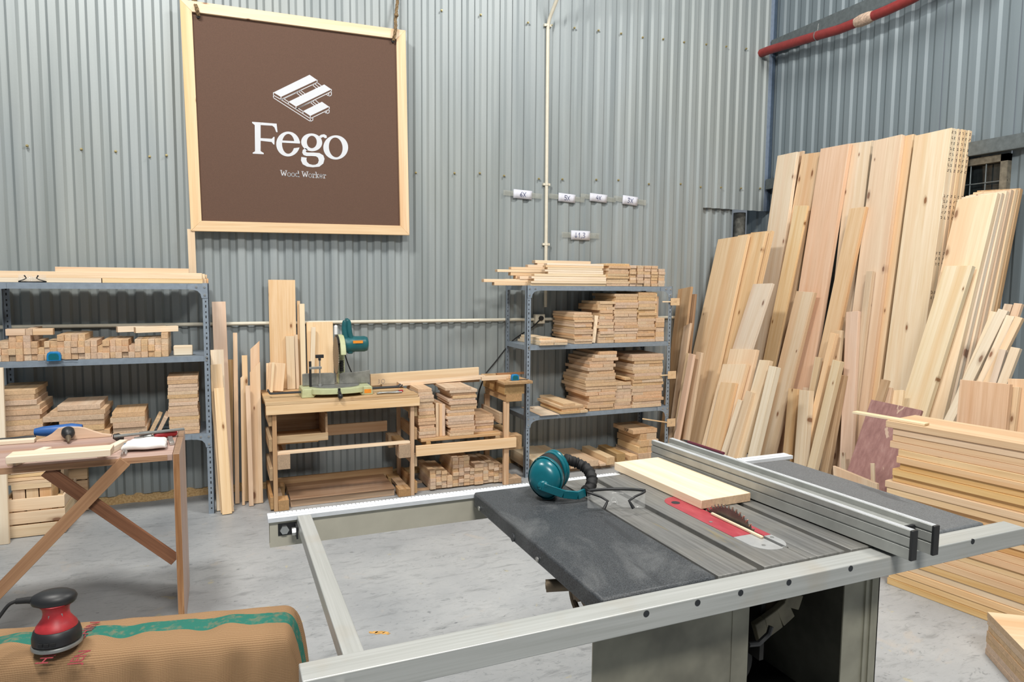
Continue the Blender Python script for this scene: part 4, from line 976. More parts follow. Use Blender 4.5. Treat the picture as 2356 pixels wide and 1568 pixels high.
# gable: a plywood board leg on the right end, face outwards
def slab(nm, mat, a, b_, par, xd=(0, 0, 1), zh=(1, 0, 0), bev=.001):
    c_ = (V(a)+V(b_))/2; m = frame(c_, xd, zh); d_ = V(b_)-V(a)
    ext = [abs(d_.dot(m.col[i].to_3d())) for i in range(3)]
    return board(nm, m, ext[0], ext[1], ext[2], mat, parent=par, bev=bev)
slab('gable_leg', 'plywood_red', (bx1-.0005, by0, 0), (bx1+.0235, by1, ZB+.0), wb_)
b = MB(); b.span((bx1+.001, by0-.0012, 0.0), (bx1+.023, by0-.0002, ZB-.001)); b.local('plywood_edge', 'ply_edge', wb_, frame((bx1, by0, .3), (0, 0, 1), (1, 0, 0)))
slab('gable_leg', 'plywood_red', (bxl, by0, 0), (bxl+.024, by1, ZB-.026), wb_)
yb1, yb2 = by0-.010, by0+.022
p0, p1 = ay(288, 1060, yb1), ay(-40, 1398, yb1)
stick('brace', p0+V((.0, 0, .0)), p1, .046, .017, 'brace', (0, 1, 0), parent=wb_)
p0, p1 = ay(106, 1082, yb2), ay(404, 1287, yb2)
stick('brace', p0, p1, .046, .017, 'brace_dark', (0, 1, 0), parent=wb_)
# things on the workbench
def onb(px, py): return az(px, py, ZB)
pa, pb, pc, pd = [az(px, py, ZB+.062) for px, py in ((11, 1050), (254, 1033), (257, 1013), (32, 1031))]
pl0, pl1 = (pa+pd)/2, (pb+pc)/2
zt1 = ZB+.026
for i, (px0, py0, px1, py1) in enumerate(((22, 1076, 48, 1064), (229, 1056, 248, 1044))):
    a, c_ = onb(px0+4, py0-4), onb(px1, py1); c_ = a + (c_-a).normalized()*.20; 
    stick('bearer_stick', a+V((0, 0, .0128)), c_+V((0, 0, .0128)), .032, .025, 'pine_pale', label='%s stick lying under the plank on the plywood workbench' % ('left' if i == 0 else 'right'), cat='batten')
pl0, pl1 = az(12, 1053, ZB+.05), az(254, 1035, ZB+.05)
dv_ = (pl1-pl0).normalized(); nv = V((-dv_.y, dv_.x, 0))
board('plank', frame((pl0+pl1)/2 + nv*.045 - V((0, 0, .0105)), dv_), (pl1-pl0).length, .09, .025, 'pine_pale', 'pale planed plank raised on two sticks on the plywood workbench', 'plank')
# shaped board with a wavy top standing behind the plank
yv = onb(150, 1025).y + .13
outl = [(86,1026),(85,1012),(100,1008),(118,998),(133,985),(150,982),(180,982),(195,984),(215,991),(235,997),(257,999),(257,1020)]
pts = [ay(px, py, yv) for px, py in outl]
mS = T(pts[0].x, yv, ZB+.0015); 
poly = [(p.x-pts[0].x, max(0, p.z-ZB-.0015)) for p in pts]
b = MB(); b.prism(poly, mS @ RX(pi/2), -.012, .012)
o = b.local('shaped_board', 'pine_end', None, mS); tag(o, 'pine board with a wavy curved top edge standing on the plywood workbench', 'shaped board')
# blue power tool lying behind it
c_ = ay(158, 1004, yv-.028)
rt = thing('rotary_tool', 'blue electric rotary tool with a black collar lying by the wavy board on the workbench', 'power tool', (c_.x, yv, ZB))
ax_ = V((.10, -.55, -.22)).normalized(); nose = ay(157, 1002, yv-.052); nose.z = max(nose.z, ZB+.03)
m = frame(nose, ax_)
b = MB(); b.lathe([(.010, -.034), (.024, -.030), (.0255, -.012), (.021, .002), (.014, .012), (.006, .016)], m @ RY(pi/2), 20); b.build('collar', 'black', rt)
b = MB(); b.lathe([(.010, .012), (.0095, .03), (.005, .05), (.004, .058)], m @ RY(pi/2), 12); b.build('spindle', 'rod', rt)
bd0 = ay(128, 990, yv+.05); tl = [ay(px, py, yv+.075) for px, py in ((80, 1004), (100, 1001), (125, 997), (165, 988), (190, 990))]
for p in tl: p.z = max(p.z, ZB+.028)
b = MB(); b.tube(tl, [.015, .022, .024, .028, .02], 16); b.build('motor_body', 'tool_blue', rt, ang=70)
cb = [ay(px, py, yv+.05) for px, py in ((82, 1005), (60, 1006), (38, 1011), (15, 1016), (-15, 1019), (-80, 1024))]
for p in cb: p.z = max(p.z, ZB+.010)
b = MB(); b.tube(cb, [.009, .009, .0075, .006, .005, .005], 10); b.build('power_cord', 'black', rt, ang=70)
xbar('thin strip of wood lying at the rear of the plywood workbench', bxl+.1, X(86, 1022, yv+.02), yv-.028, ZB+.001, .016, .04, 'pine_pale', name='wood_strip')
# F-clamp with a red handle
ky = onb(300, 1005).y; cl = thing('bar_clamp', 'steel bar clamp with a red handle lying on the plywood workbench', 'clamp', onb(330, 1003))
def kb(px, py, h): p = az(px, py, ZB+h); return p
b = MB(); b.bar(kb(262, 1004, .034), kb(424, 986, .034), .014, .006, (0, -.4, 1)); b.build('bar', 'galv', cl)
b = MB(); b.bar(kb(266, 1002, .030), kb(279, 1010, .020), .026, .022); b.cyl(kb(277, 1006, .018), kb(277, 1012, .010), .012, n=14); b.build('fixed_jaw', 'black', cl, bev=.003)
b = MB(); b.bar(kb(322, 1000, .025), kb(346, 997, .025), .034, .022); b.cyl(kb(330, 1004, .018), kb(350, 1003, .018), .010, n=12); b.build('sliding_jaw', 'galv', cl, bev=.003)
b = MB(); b.cyl(kb(309, 1008, .016), kb(356, 1002, .016), .0055, n=10); b.build('screw', 'bolt', cl)
h0, h1 = kb(354, 1002, .017), kb(406, 994, .017)
b = MB(); m = frame(h0, h1-h0); L_ = (h1-h0).length; b.lathe([(.008, 0), (.0135, .01), (.015, L_*.5), (.0155, L_*.92), (.011, L_)], m @ RY(pi/2), 18); b.build('handle', 'red', cl)
# marker, combination square and folded cloth
mk = thing('marker_pen', 'white marker pen with a blue cap lying on the workbench by the cloth', 'marker', onb(310, 1016))
a, c_ = az(287, 1023, ZB+.02), az(334, 1011, ZB+.02); q = a.lerp(c_, .3)
MB().cyl(q, c_, .0055, n=14).build('barrel', 'white', mk); MB().cyl(a, q, .0062, n=14).build('cap', 'blue_tool', mk); 
MB().cyl(q.lerp(c_, .45), q.lerp(c_, .75), .0057, n=14).build('printed_band', 'red', mk)
sq = thing('steel_square', 'flat steel square lying half under the white cloth on the workbench', 'square', onb(380, 1020))
a, c_ = onb(330, 1020), onb(391, 1010); e = onb(396, 1024)
b = MB(); b.bar(a+V((0, 0, .004)), c_+V((0, 0, .004)), .022, .003); b.build('blade', 'galv', sq, smooth=False)
b = MB(); b.bar(c_+V((.0, 0, .008)), e+V((0, 0, .008)), .018, .013); b.build('stock', 'bolt', sq, bev=.001)
M['cloth'] = plain('white_cotton_cloth', srgb(230, 229, 226), .95, 0, .03, 60)
b = MB(); O = [onb(px, py) for px, py in ((276, 1043), (383, 1036), (384, 1018), (300, 1026))]
nx, ny = 22, 10
def cl_pt(u, v, lay):
    p = (O[0]*(1-u)+O[1]*u)*(1-v) + (O[3]*(1-u)+O[2]*u)*v
    rip = .003*sin(u*9+v*3) + .002*sin(v*14+u*4)
    edge = 1-max(0, (abs(u-.5)-.42)/.08)**2*.5
    return V((p.x+.004*sin(v*7), p.y+.004*sin(u*8), ZB+.006 + (.026+rip*(1 if lay else .4))*edge*lay))
up = [[cl_pt(i/nx, j/ny, 1) for j in range(ny+1)] for i in range(nx+1)]; lo = [[cl_pt(i/nx, j/ny, 0.15) for j in range(ny+1)] for i in range(nx+1)]
loops = []
for i in range(nx+1):
    r_ = up[i] + lo[i][::-1]; m0 = lo[i][0].lerp(up[i][0], .5) - (up[i][1]-up[i][0])*.35; m1 = lo[i][-1].lerp(up[i][-1], .5)
    loops.append(b.verts([m0] + up[i] + [m1] + lo[i][::-1]))
b.skin(loops); o = b.build('folded_cloth', 'cloth', ang=80, sub=1); tag(o, 'folded white cloth lying at the front of the plywood workbench', 'cloth')
M['bag'] = plain('crumpled_clear_film', srgb(206, 202, 198), .2, 0, .05); M['bag'].node_tree.nodes['Principled BSDF'].inputs['Alpha'].default_value = .45
b = MB(); rows = []
A_ = [onb(px, py) for px, py in ((276, 1054), (290, 1049), (297, 1036), (284, 1030))]
for i in range(9):
    u = i/8; rows.append(b.verts([((A_[0]*(1-u)+A_[1]*u)*(1-v)+(A_[3]*(1-u)+A_[2]*u)*v) + V((0, 0, .004+.02*abs(sin(u*7+v*5))*sin(pi*u)*1.0+.004*cos(v*11))) for v in [j/8 for j in range(9)]]))
for r1, r2 in zip(rows, rows[1:]):
    for j in range(8): b.face([r1[j], r2[j], r2[j+1], r1[j+1]])
o = b.build('plastic_film', 'bag', solid=.0006); tag(o, 'crumpled clear plastic film beside the folded cloth on the workbench', 'plastic film')
# ---------------------------------------------------------------- box under burlap with the sander on top
ZK = .53
k = NT('burlap'); tc = k.n('ShaderNodeTexCoord'); ob = tc.outputs['Object']; uv = tc.outputs['UV']
wv = k.n('ShaderNodeTexWave'); wv.inputs['Scale'].default_value = 42; wv.inputs['Distortion'].default_value = 1.2; k.l(uv, wv.inputs['Vector'])
wv2 = k.n('ShaderNodeTexWave', bands_direction='Y'); wv2.inputs['Scale'].default_value = 80; wv2.inputs['Distortion'].default_value = 1.2; k.l(uv, wv2.inputs['Vector'])
we = k.math('MULTIPLY', k.math('ADD', wv.outputs['Fac'], wv2.outputs['Fac']), .5); n = k.noise(ob, 22, 5, .6)
c = k.ramp(we, [(.1, srgb(122, 94, 68)), (.8, srgb(172, 140, 106))]); c = k.mix(k.math('MULTIPLY', n, .35), c, srgb(146, 114, 82))
sep = k.n('ShaderNodeSeparateXYZ'); k.l(uv, sep.inputs[0])
wob = k.math('ADD', sep.outputs[1], k.math('MULTIPLY', k.math('SUBTRACT', k.noise(ob, 12, 5), .5), .02))
band_ = k.math('MULTIPLY', k.math('GREATER_THAN', wob, .415), k.math('LESS_THAN', wob, .482))
fade = k.ramp(k.noise(ob, 46, 4), [(.30, (.45, .45, .45, 1)), (.5, (.92, .92, .92, 1))])
c = k.mix(k.math('MULTIPLY', band_, fade), c, srgb(24, 112, 100))
k.col(c); k.rough(.95); k.b.inputs['Specular IOR Level'].default_value = .1; k.bump(we, .25, .002); M['burlap'] = k.m
# footprint of the covered box (top outline)
F0, F1 = az(-260, 1545, ZK), az(640, 1462, ZK)
B0, B1 = az(-260, 1492, ZK), az(634, 1386, ZK)
ex = (F1-F0).normalized(); ey = V((-ex.y, ex.x, 0)); Lx = (F1-F0).length; Wy = max(.20, (B1-F1).dot(ey))
BX = thing('covered_box', 'box covered with a brown burlap coffee sack in the left foreground', 'covered box', F0+V((0, 0, -ZK)))
mK = Matrix((ex, ey, V((0, 0, 1)))).transposed().to_4x4(); mK.translation = V((F0.x, F0.y, 0))
b = MB(); b.span((.0, .02, 0), (Lx-.04, Wy-.02, ZK-.03)); b.build('box', 'pallet', BX, mK)
# cloth: cross-section swept along the box, front skirt - top - back skirt, and a gathered end
def sect(u):
    """points (x, y, z) across the sack at station u along its length"""
    pts = []; x = u*Lx; f = max(0, (u-.9)/.1); w_ = .006*sin(u*31)+.004*sin(u*53+1)
    fold = .016*sin(u*44+.6)+.010*sin(u*23)+.008*sin(u*71+2)
    prof = [(-.030+fold*1.2, .02, 0.0), (-.028+fold, .16, .08), (-.022+fold*.8, .30, .16), (-.014+fold*.5, .42, .24), (-.006+.3*fold, ZK-.055, .31), (.004, ZK-.022, .335), (.025, ZK-.004, .35), (.07, ZK+w_*.7, .385), (Wy*.38, ZK+w_, .42), (Wy*.52, ZK+.004+w_*.6, .45), (Wy*.66, ZK+w_*.5, .482), (Wy*.82, ZK+.004-w_*.3, .51), (Wy-.03, ZK+.001, .54), (Wy-.004, ZK-.016, .56), (Wy+.014, ZK-.06, .60), (Wy+.022+fold*.5, .40, .66), (Wy+.028+fold, .2, .80), (Wy+.03, .02, 1.0)]
    out = []
    for y, z, v in prof:
        yy = y; zz = z
        out.append((V((x, yy, zz)), (u*1.9, v)))
    return out
b = MB(); uvl = b.bm.loops.layers.uv.new('UVMap'); NS = 70; rows = []; uvd = {}
st = [i/NS for i in range(NS+1)]
for u in st:
    r_ = []
    for p, q in sect(u): v_ = b.bm.verts.new(p); uvd[v_] = q; r_.append(v_)
    rows.append(r_)
# end drape: the last section falls over the end of the box in soft folds
last = sect(1.0)
for s_i, (dx, drop) in enumerate(((.012, .004), (.026, .016), (.040, .06), (.052, .14), (.060, .24), (.066, .36), (.07, .47))):
    r_ = []
    for j, (p, q) in enumerate(last):
        z = min(p.z, ZK-drop+.006*sin(j*2.3+s_i)); pull = .10 if s_i > 1 else .05*s_i
        yy = p.y + (Wy/2-p.y)*pull*.6 + .010*sin(j*1.9)*s_i*.3
        v_ = b.bm.verts.new(V((p.x+dx+.008*sin(j*2.1)*min(1, s_i*.4), yy, max(.01, z)))); uvd[v_] = ((1.0)*1.9+dx*2+drop, q[1]); r_.append(v_)
    rows.append(r_)
for r1, r2 in zip(rows, rows[1:]):
    for j in range(len(r1)-1):
        f = b.face([r1[j], r2[j], r2[j+1], r1[j+1]])
        if f:
            for lp in f.loops: lp[uvl].uv = uvd[lp.vert]
b.build('burlap_sack', 'burlap', BX, mK, ang=80, sub=1)
M['sack_print'] = plain('faded_red_stencil', srgb(150, 58, 66), .95, 0, .2, 300)
def stencil(px, py, body, h, a):
    p = az(px, py, ZK+.0085); m = T(*p) @ RZ(a) ; text(body, m, h, 'sack_print', BX, 'stencil_print', .0004, sx=1.1)
stencil(116, 1506, 'HIN', .042, radians(74)); stencil(184, 1511, 'JEN', .04, radians(76)); stencil(200, 1450, 'CHIN', .036, radians(72))
# random orbital sander
sp_ = az(132, 1484, ZK+.010); S0 = thing('orbital_sander', 'red and black palm sander standing on the burlap sack', 'sander', (sp_.x, sp_.y, ZK))
mS = T(sp_.x, sp_.y, ZK+.0115) @ RZ(radians(-8)) @ RX(radians(-2))
s_ = .0625; mS = mS @ Matrix.Scale(.88, 4)
MB().lathe([(s_*.9, 0), (s_*1.0, .004), (s_*1.0, .010), (s_*.97, .013)], mS, 36).build('sanding_pad', 'galv', S0)
MB().lathe([(s_*.90, .0135), (s_*.965, .018), (s_*.965, .034), (s_*.90, .050), (s_*.84, .054)], mS, 36).build('skirt', 'black', S0)
b = MB()
for i in range(5): b.lathe([(s_*.967, .022+i*.0001), (s_*.972, .024)], mS, 36, False)
b = MB(); b.lathe([(s_*.83, .0545), (s_*.80, .062), (s_*.68, .072), (s_*.55, .084), (s_*.51, .098), (s_*.54, .110), (s_*.66, .120)], mS, 32)
b.build('red_body', 'red', S0, ang=60)
b = MB(); rings = []
for zz, rx, ry, ox in ((.1205, .70, .60, 0), (.126, .84, .68, -.004), (.137, .88, .70, -.004), (.147, .80, .62, -.004), (.155, .56, .44, -.003), (.158, .25, .2, -.002)):
    rings.append(b.verts([mS @ V((cos(a)*rx*s_*1.05+ox, sin(a)*ry*s_, zz+.004*cos(a)*.0)) for a in [2*pi*i/32 for i in range(32)]]))
b.skin(rings); b.build('black_palm_grip', 'black', S0, ang=60)
b = MB(); b.lathe([(s_*.62, .118), (s_*.70, .123), (s_*.62, .127)], mS, 32); b.build('red_collar', 'red', S0)
b = MB(); b.box((.028, 0, 0), (.002, .034, .012), mS @ T(0, 0, .092) @ RZ(radians(-75))); b.build('rating_plate', 'galv', S0, bev=.0005)
for a_ in (-110, -95, -80): MB().box((s_*.955, 0, .028), (.006, .012, .008), mS @ RZ(radians(a_))).build('vent_slot', 'rubber', S0)
e0 = mS @ V((-.045, 0, .134)); e1 = mS @ V((-.098, .004, .135)); 
b = MB(); b.tube([e0, mS @ V((-.07, .002, .136)), e1], [.010, .008, .0065], 12); b.build('cord_sleeve', 'rubber', S0)
p2, p3, p4, p5 = az(8, 1412, .60), az(-14, 1440, .56), az(-60, 1470, ZK+.03), az(-40, 1520, ZK+.02)
cp = [e1, mS @ V((-.115, .0, .128)), mS @ V((-.135, -.01, .10)), mS @ V((-.16, -.03, .06)), mS @ V((-.20, -.045, .022)), mS @ V((-.215, -.07, .012)), mS @ V((-.19, -.088, .010)), mS @ V((-.148, -.078, .010)), mS @ V((-.128, -.085, .010)), mS @ V((-.13, -.105, .010)), mS @ V((-.16, -.125, .0102))]
cs = []
for i in range(len(cp)-1):
    P = [cp[max(i-1, 0)], cp[i], cp[i+1], cp[min(i+2, len(cp)-1)]]
    for t_i in range(5):
        t = t_i/5; cs.append(.5*((2*P[1]) + (P[2]-P[0])*t + (2*P[0]-5*P[1]+4*P[2]-P[3])*t*t + (3*P[1]-P[0]-3*P[2]+P[3])*t**3))
b = MB(); b.tube(cs, .0042, 8); b.build('power_cord', 'rubber', S0, ang=70)
# ================================================================ mitre-saw bench knocked up from pallets
BY0, BY1 = 4.40, 4.86
def q4(X_, Y_): return 580+X_/3.5697, 840+Y_/3.5697          # zoomed drawing of the bench to the photo
def fr(X0, Y0_, X1_, Y1_, y):
    a, b_ = ay(*q4(X0, Y0_), y), ay(*q4(X1_, Y1_), y); return min(a.x, b_.x), max(a.x, b_.x), min(a.z, b_.z), max(a.z, b_.z)
def lbox(nm, mat, x0, x1, y0, y1, z0, z1, par, along=None, label=None, bev=.002):
    """axis-aligned timber whose grain follows its longest side (or the given axis)"""
    d = (x1-x0, y1-y0, z1-z0); ax_ = along if along is not None else max(range(3), key=lambda i: d[i])
    xd = [(1, 0, 0), (0, 1, 0), (0, 0, 1)][ax_]; zh = (0, 0, 1) if ax_ != 2 else (0, 1, 0)
    m = frame(((x0+x1)/2, (y0+y1)/2, (z0+z1)/2), xd, zh)
    dd = {0: (d[0], d[1], d[2]), 1: (d[1], d[0], d[2]), 2: (d[2], d[0], d[1])}[ax_]
    o = board(nm, m, dd[0], dd[1], dd[2], mat, parent=par, bev=bev)
    if label: o['label'] = label
    return o
ba = thing('pallet_bench', 'rough pallet-wood bench against the back wall carrying the mitre saw', 'bench', (.24, BY0, 0))
xa, _, _, zr1 = fr(112, 335, 120, 340, BY0); xb_ = ay(*q4(1378, 300), BY0).x
zr0 = ay(*q4(120, 412), BY0).z; zr1 = ay(*q4(118, 335), BY0).z
ZBT = zr1+.022
lbox('front_rail', 'pine', xa, xb_, BY0, BY0+.022, zr0, zr1, ba)
for i in range(4):
    ya_ = BY0+.0+i*.1325; lbox('top_plank', 'pallet', xa-.003, xb_-.01-(i*.012), ya_, ya_+.1285, zr1+.0005, ZBT, ba, 0)
lbox('rear_rail', 'pallet', xa, xb_-.04, BY1-.03, BY1-.008, zr0, zr1, ba)
def pallet_side(x, side, parent, zt_):
    """upright pallet used as a gable: two posts, blocks and horizontal slats"""
    for yy in (BY0+.024, BY1-.06): lbox('post', 'pallet', x, x+.026, yy, yy+.028, .0, zt_, parent, 2)
    for z in (.0, .185, .37, .53):
        if z+.07 < zt_: lbox('gable_slat', 'pallet', x-.0205*side if side > 0 else x+.0265, (x-.0005) if side > 0 else x+.047, BY0+.03, BY1-.03, z+.012, min(z+.092, zt_-.005), parent, 1)
xL, _, _, _ = fr(165, 500, 190, 500, BY0+.03); 
pallet_side(xL, 1, ba, zr0-.002)
xR_, _, _, _ = fr(1300, 500, 1338, 500, BY0+.03)
pallet_side(xR_, -1, ba, zr0-.002)
for (X0, Y0_, X1_, Y1_, x_in) in ((190, 738, 315, 850, xL+.0265), (190, 1115, 306, 1210, xL+.0265)):
    x0, x1, z0, z1 = fr(X0, Y0_, X1_, Y1_, BY0+.02); z0 = max(.001, z0)
    lbox('block', 'pallet', x_in, x1, BY0+.02, BY0+.12, z0, z1, ba, 1); lbox('block', 'pallet', x_in, x1, BY1-.13, BY1-.03, z0, z1, ba, 1)
    lbox('stringer', 'pallet', x_in, x1-.03, BY0+.1205, BY1-.1305, z1-.028, z1-.004, ba, 1)
for (X0, Y0_, X1_, Y1_) in ((1207, 655, 1285, 757), (1205, 1020, 1297, 1085)):
    x0, x1, z0, z1 = fr(X0, Y0_, X1_, Y1_, BY0+.02); z0 = max(.001, z0 if Y0_ < 900 else .001)
    lbox('block', 'pallet', x0, xR_-.0005, BY0+.02, BY0+.12, z0, z1, ba, 1); lbox('block', 'pallet', x0, xR_-.0005, BY1-.13, BY1-.03, z0, z1, ba, 1)
    lbox('stringer', 'pallet', x0+.02, xR_-.001, BY0+.1205, BY1-.1305, z1-.028, z1-.004, ba, 1)
xi0, xi1 = xL+.027, xR_-.001
# hanging tray at the left under the top
x0, x1, z0, z1 = fr(192, 425, 626, 612, BY0+.05)
tr = lbox('tray_front', 'pine_old', xi0, x1, BY0+.05, BY0+.066, z0, ay(*q4(400, 570), BY0+.05).z, ba)
lbox('tray_side', 'pine_old', x1-.014, x1, BY0+.067, BY1-.06, z0, z1, ba, 1); lbox('tray_back', 'pine_old', xi0, x1-.015, BY1-.078, BY1-.061, z0, z1, ba, 0)
lbox('tray_floor', 'pine_old', xi0, x1-.015, BY0+.067, BY1-.079, z0, z0+.008, ba, 0)
zz0 = ay(*q4(300, 645), BY0+.05).z; lbox('tray_bearer', 'pallet', xi0, ay(*q4(545, 630), BY0+.1).x, BY0+.10, BY0+.18, z0-.018, z0-.001, ba, 0)
# back boards, middle shelf batten, lower back board with ledge, and the low bottom panel
yk = BY1-.05
_, _, z0, z1 = fr(630, 478, 1190, 550, yk); zA = ay(*q4(900, 470), yk).z; lbox('back_board', 'pine', x1+.002, xi1-.07, yk-.0, yk+.018, zA-.075, zA, ba)
m0, m1 = ay(*q4(262, 725), BY0+.03), ay(*q4(1305, 615), BY0+.03); zm = ay(*q4(800, 668), BY0+.03).z
lbox('middle_batten', 'pine', xi0, xi1, BY0+.03, BY0+.07, zm-.014, zm+.003, ba, 0)
zl = ay(*q4(700, 880), yk).z; lbox('back_board', 'pine_old', xi0+.02, xi1-.03, yk, yk+.018, zl-.10, zl, ba, 0)
lbox('ledge', 'pine_old', xi0+.08, xi1-.07, yk-.06, yk-.001, zl-.116, zl-.101, ba, 0)
M['glossy_panel'] = wood('glossy_hardboard', (168, 138, 108), (140, 110, 82), (140, 110, 80), rough=.16, knots=False, var=.05)
lbox('bottom_panel', 'glossy_panel', xi0+.075, xi1-.10, BY0+.05, BY1-.04, .052, .060, ba, 0)
lbox('bottom_bearer', 'pallet', xi0+.075, xi1-.10, BY0+.07, BY0+.11, .001, .0515, ba, 0); lbox('bottom_bearer', 'pallet', xi0+.075, xi1-.10, BY1-.12, BY1-.08, .001, .0515, ba, 0)
# second bay
bb = thing('pallet_shelf', 'open pallet-wood shelf bay to the right of the mitre saw bench', 'shelf', (1.35, BY0, 0))
xP, xP1, _, _ = fr(2070, 500, 2112, 500, BY0+.02)
x0, x1, z0, z1 = fr(1280, 680, 2170, 680, BY0-.002)
zq = ay(*q4(1720, 675), BY0-.01).z
lbox('front_rail', 'pine', xR_+.03, x1, BY0-.004, BY0+.018, zq-.036, zq+.036, bb)
zP = ay(*q4(2090, 300), BY0+.02).z
for yy in (BY0+.0195, BY1-.06): lbox('post', 'pallet', xP, xP1, yy, yy+.028, 0, zP, bb, 2)
for (X0, Y0_, X1_, Y1_) in ((2112, 580, 2215, 685), (2112, 930, 2212, 980)):
    x0, x1, z0, z1 = fr(X0, Y0_, X1_, Y1_, BY0+.02); z0 = max(.001, z0 if Y0_ < 900 else .001); lbox('block', 'pallet', xP1+.0005, x1, BY0+.0195, BY0+.12, z0, z1, bb, 1); lbox('block', 'pallet', xP1+.0005, x1, BY1-.13, BY1-.03, z0, z1, bb, 1)
    lbox('stringer', 'pallet', xP1+.0005, x1-.03, BY0+.1205, BY1-.1305, z1-.03, z1-.006, bb, 1)
for z in (.30, .44): lbox('gable_slat', 'pallet', xP-.0205, xP-.0005, BY0+.05, BY1-.03, z, z+.08, bb, 1)
zsh = ay(*q4(1600, 590), BY0+.03).z
lbox('shelf_board', 'pallet', xR_+.075, xP-.022, BY0+.032, BY0+.24, zsh-.020, zsh, bb, 0); lbox('shelf_board', 'pallet', xR_+.075, xP-.022, BY0+.245, BY1-.07, zsh-.020, zsh, bb, 0)
for xx in (xR_+.11, xP-.06): lbox('bearer', 'pallet', xx, xx+.03, BY0+.0205, BY1-.061, zsh-.060, zsh-.0205, bb, 1)
# stacked beams forming the raised end, and its little table top
for (X0, Y0_, X1_, Y1_, i) in ((2085, 152, 2236, 232, 0), (2100, 235, 2216, 334, 1)):
    x0, x1, z0, z1 = fr(X0, Y0_, X1_, Y1_, BY0+.01); 
    lbox('end_beam', 'pallet', x0-.01, x1, BY0+.01, BY1-.02, max(z0, zP+.001), z1-.0005, bb, 1)
tA, tB = ay(*q4(1910, 90), BY1-.05), ay(*q4(2305, 150), BY0-.03); zt_ = ay(*q4(2150, 152), BY0-.03).z
x0, x1 = ay(*q4(2070, 152), BY0-.03).x, ay(*q4(2306, 140), BY0-.03).x
ztop = ay(*q4(2150, 150), BY0+.01).z+.020
lbox('table_top', 'pallet', x0-.0, x1, BY0-.03, BY1-.02, ztop-.020, ztop-.0005, bb, 1)
# ---------------------------------------------------------------- stacks in the second bay
def q4s(desc, X0, X1_, Y0_, Y1_, n, yf, depth, z0=None, **kw):
    a, b_ = q4(X0, Y0_), q4(X1_, Y1_); return ystack(desc, a[0], b_[0], a[1], b_[1], n, yf, depth, z0=z0, **kw)
q4s('left stack on the open pallet shelf', 1372, 1508, 192, 575, 15, BY0+.05, .30, zsh+.001, jx=.006, widths=[(0,1),(0,1),(0,1),(0,1),(0,1),(0,.98),(0,.97),(0,.96),(0,.93),(0,.92),(0,.9),(0,.88),(0,.86),(0,.84),(0,.78)])
for q, X_ in enumerate((1513, 1542, 1566)):
    x0, x1, z0, z1 = fr(X_, 315+5*q, X_+24, 560, BY0+.06); board('upright_board', frame(((x0+x1)/2, BY0+.06+.13, zsh+.001+(z1-zsh)/2), (0, 0, 1), (1, 0, 0)), z1-zsh, .24, (x1-x0), 'pine_end', '%s of the three boards standing on edge on the open pallet shelf' % ('left', 'middle', 'right')[q], 'board')
q4s('tall middle stack on the open pallet shelf', 1612, 1842, 178, 575, 17, BY0+.036, .32, zsh+.001, jx=.010, widths=[(.08,.95)]*3+[(-.03,.95)]*6+[(.05,1.0)]*4+[(.12,1.0),(.1,1.0),(.02,.98),(-.08,.82)])
q4s('low right stack on the open pallet shelf', 1838, 1985, 405, 560, 6, BY0+.10, .26, zsh+.001, jx=.006)
# square sticks in the lower bay
G = 'square sticks in the lower bay of the pallet shelf'
colsS = [(1465,1512,870,5),(1514,1558,870,5),(1560,1604,870,5),(1606,1650,912,4),(1652,1700,760,8),(1702,1742,760,8),(1744,1790,755,8),(1792,1828,850,6),(1830,1900,815,6),(1902,1944,815,6),(1946,1988,805,6),(1990,2030,820,6),(2032,2064,820,6)]
zbS = .012
for i, (a, b_, t_, n) in enumerate(colsS):
    x0, x1, _, z1 = fr(a, t_, b_, 1050, BY0+.06); h = (z1-zbS)/n
    for j in range(n):
        L = .30+rnd.uniform(-.02, .02); y0 = BY0+.06+rnd.uniform(0, .02)
        board('square_stick', frame(((x0+x1)/2, y0+L/2, zbS+h*(j+.5)), (0, 1, 0)), L, x1-x0-.0014, h-.0006, 'pine_end', 'square stick, %s of the %s column, lower bay of the open pallet shelf' % (nth(j, n, 'up'), ORD[i+1] if i else 'leftmost'), 'stick', G, bev=.001)
lbox('bottom_bearer', 'pallet', xR_+.05, xP-.025, BY0+.10, BY0+.14, 0, .0115, bb, 0); lbox('bottom_bearer', 'pallet', xR_+.05, xP-.025, BY0+.28, BY0+.32, 0, .0115, bb, 0)
# boards on top of the bench and the raised end
yb = BY1-.03
A_, B_, D_ = ay(852, 859, yb), ay(1101, 844, yb), ay(852, 886, yb)
hB = max(.06, ((A_.z+B_.z)/2 - ZBT) - .003)
s0, s1 = V((A_.x, yb-.0, ZBT+.0015+.045)), V((B_.x, yb-.0, ZBT+.0015+.062))
o = stick('long_board', s0, s1, .085, .022, 'pine', (0, -1, .0), label='long pine board pencilled 30, standing on edge behind the mitre saw', cat='board')
mo = frame((s0+s1)/2, s1-s0, (0, -1, 0))
pz = ay(875, 876, yb-.012); m30 = Matrix.Translation(V((pz.x, yb-.0112, s0.z-.012))) @ RX(pi/2)
strokes([[(x*.022-.016, y*.026-.013) for x, y in l_] for l_ in DG['3']] + [[(.020+.012*cos(a), .014*sin(a)) for a in [2*pi*i/14 for i in range(15)]]], m30, .0008, 'ink', o, 'pencil_mark')
c0, c1 = ay(916, 888, BY0+.30), ay(1119, 877, BY0+.30)
stick('flat_board', V((c0.x, BY0+.30, ZBT+.028)), V((c1.x-.01, BY0+.305, ZBT+.048)), .08, .022, 'pine', label='flat board lying from the mitre saw bench to the raised shelf end', cat='board')
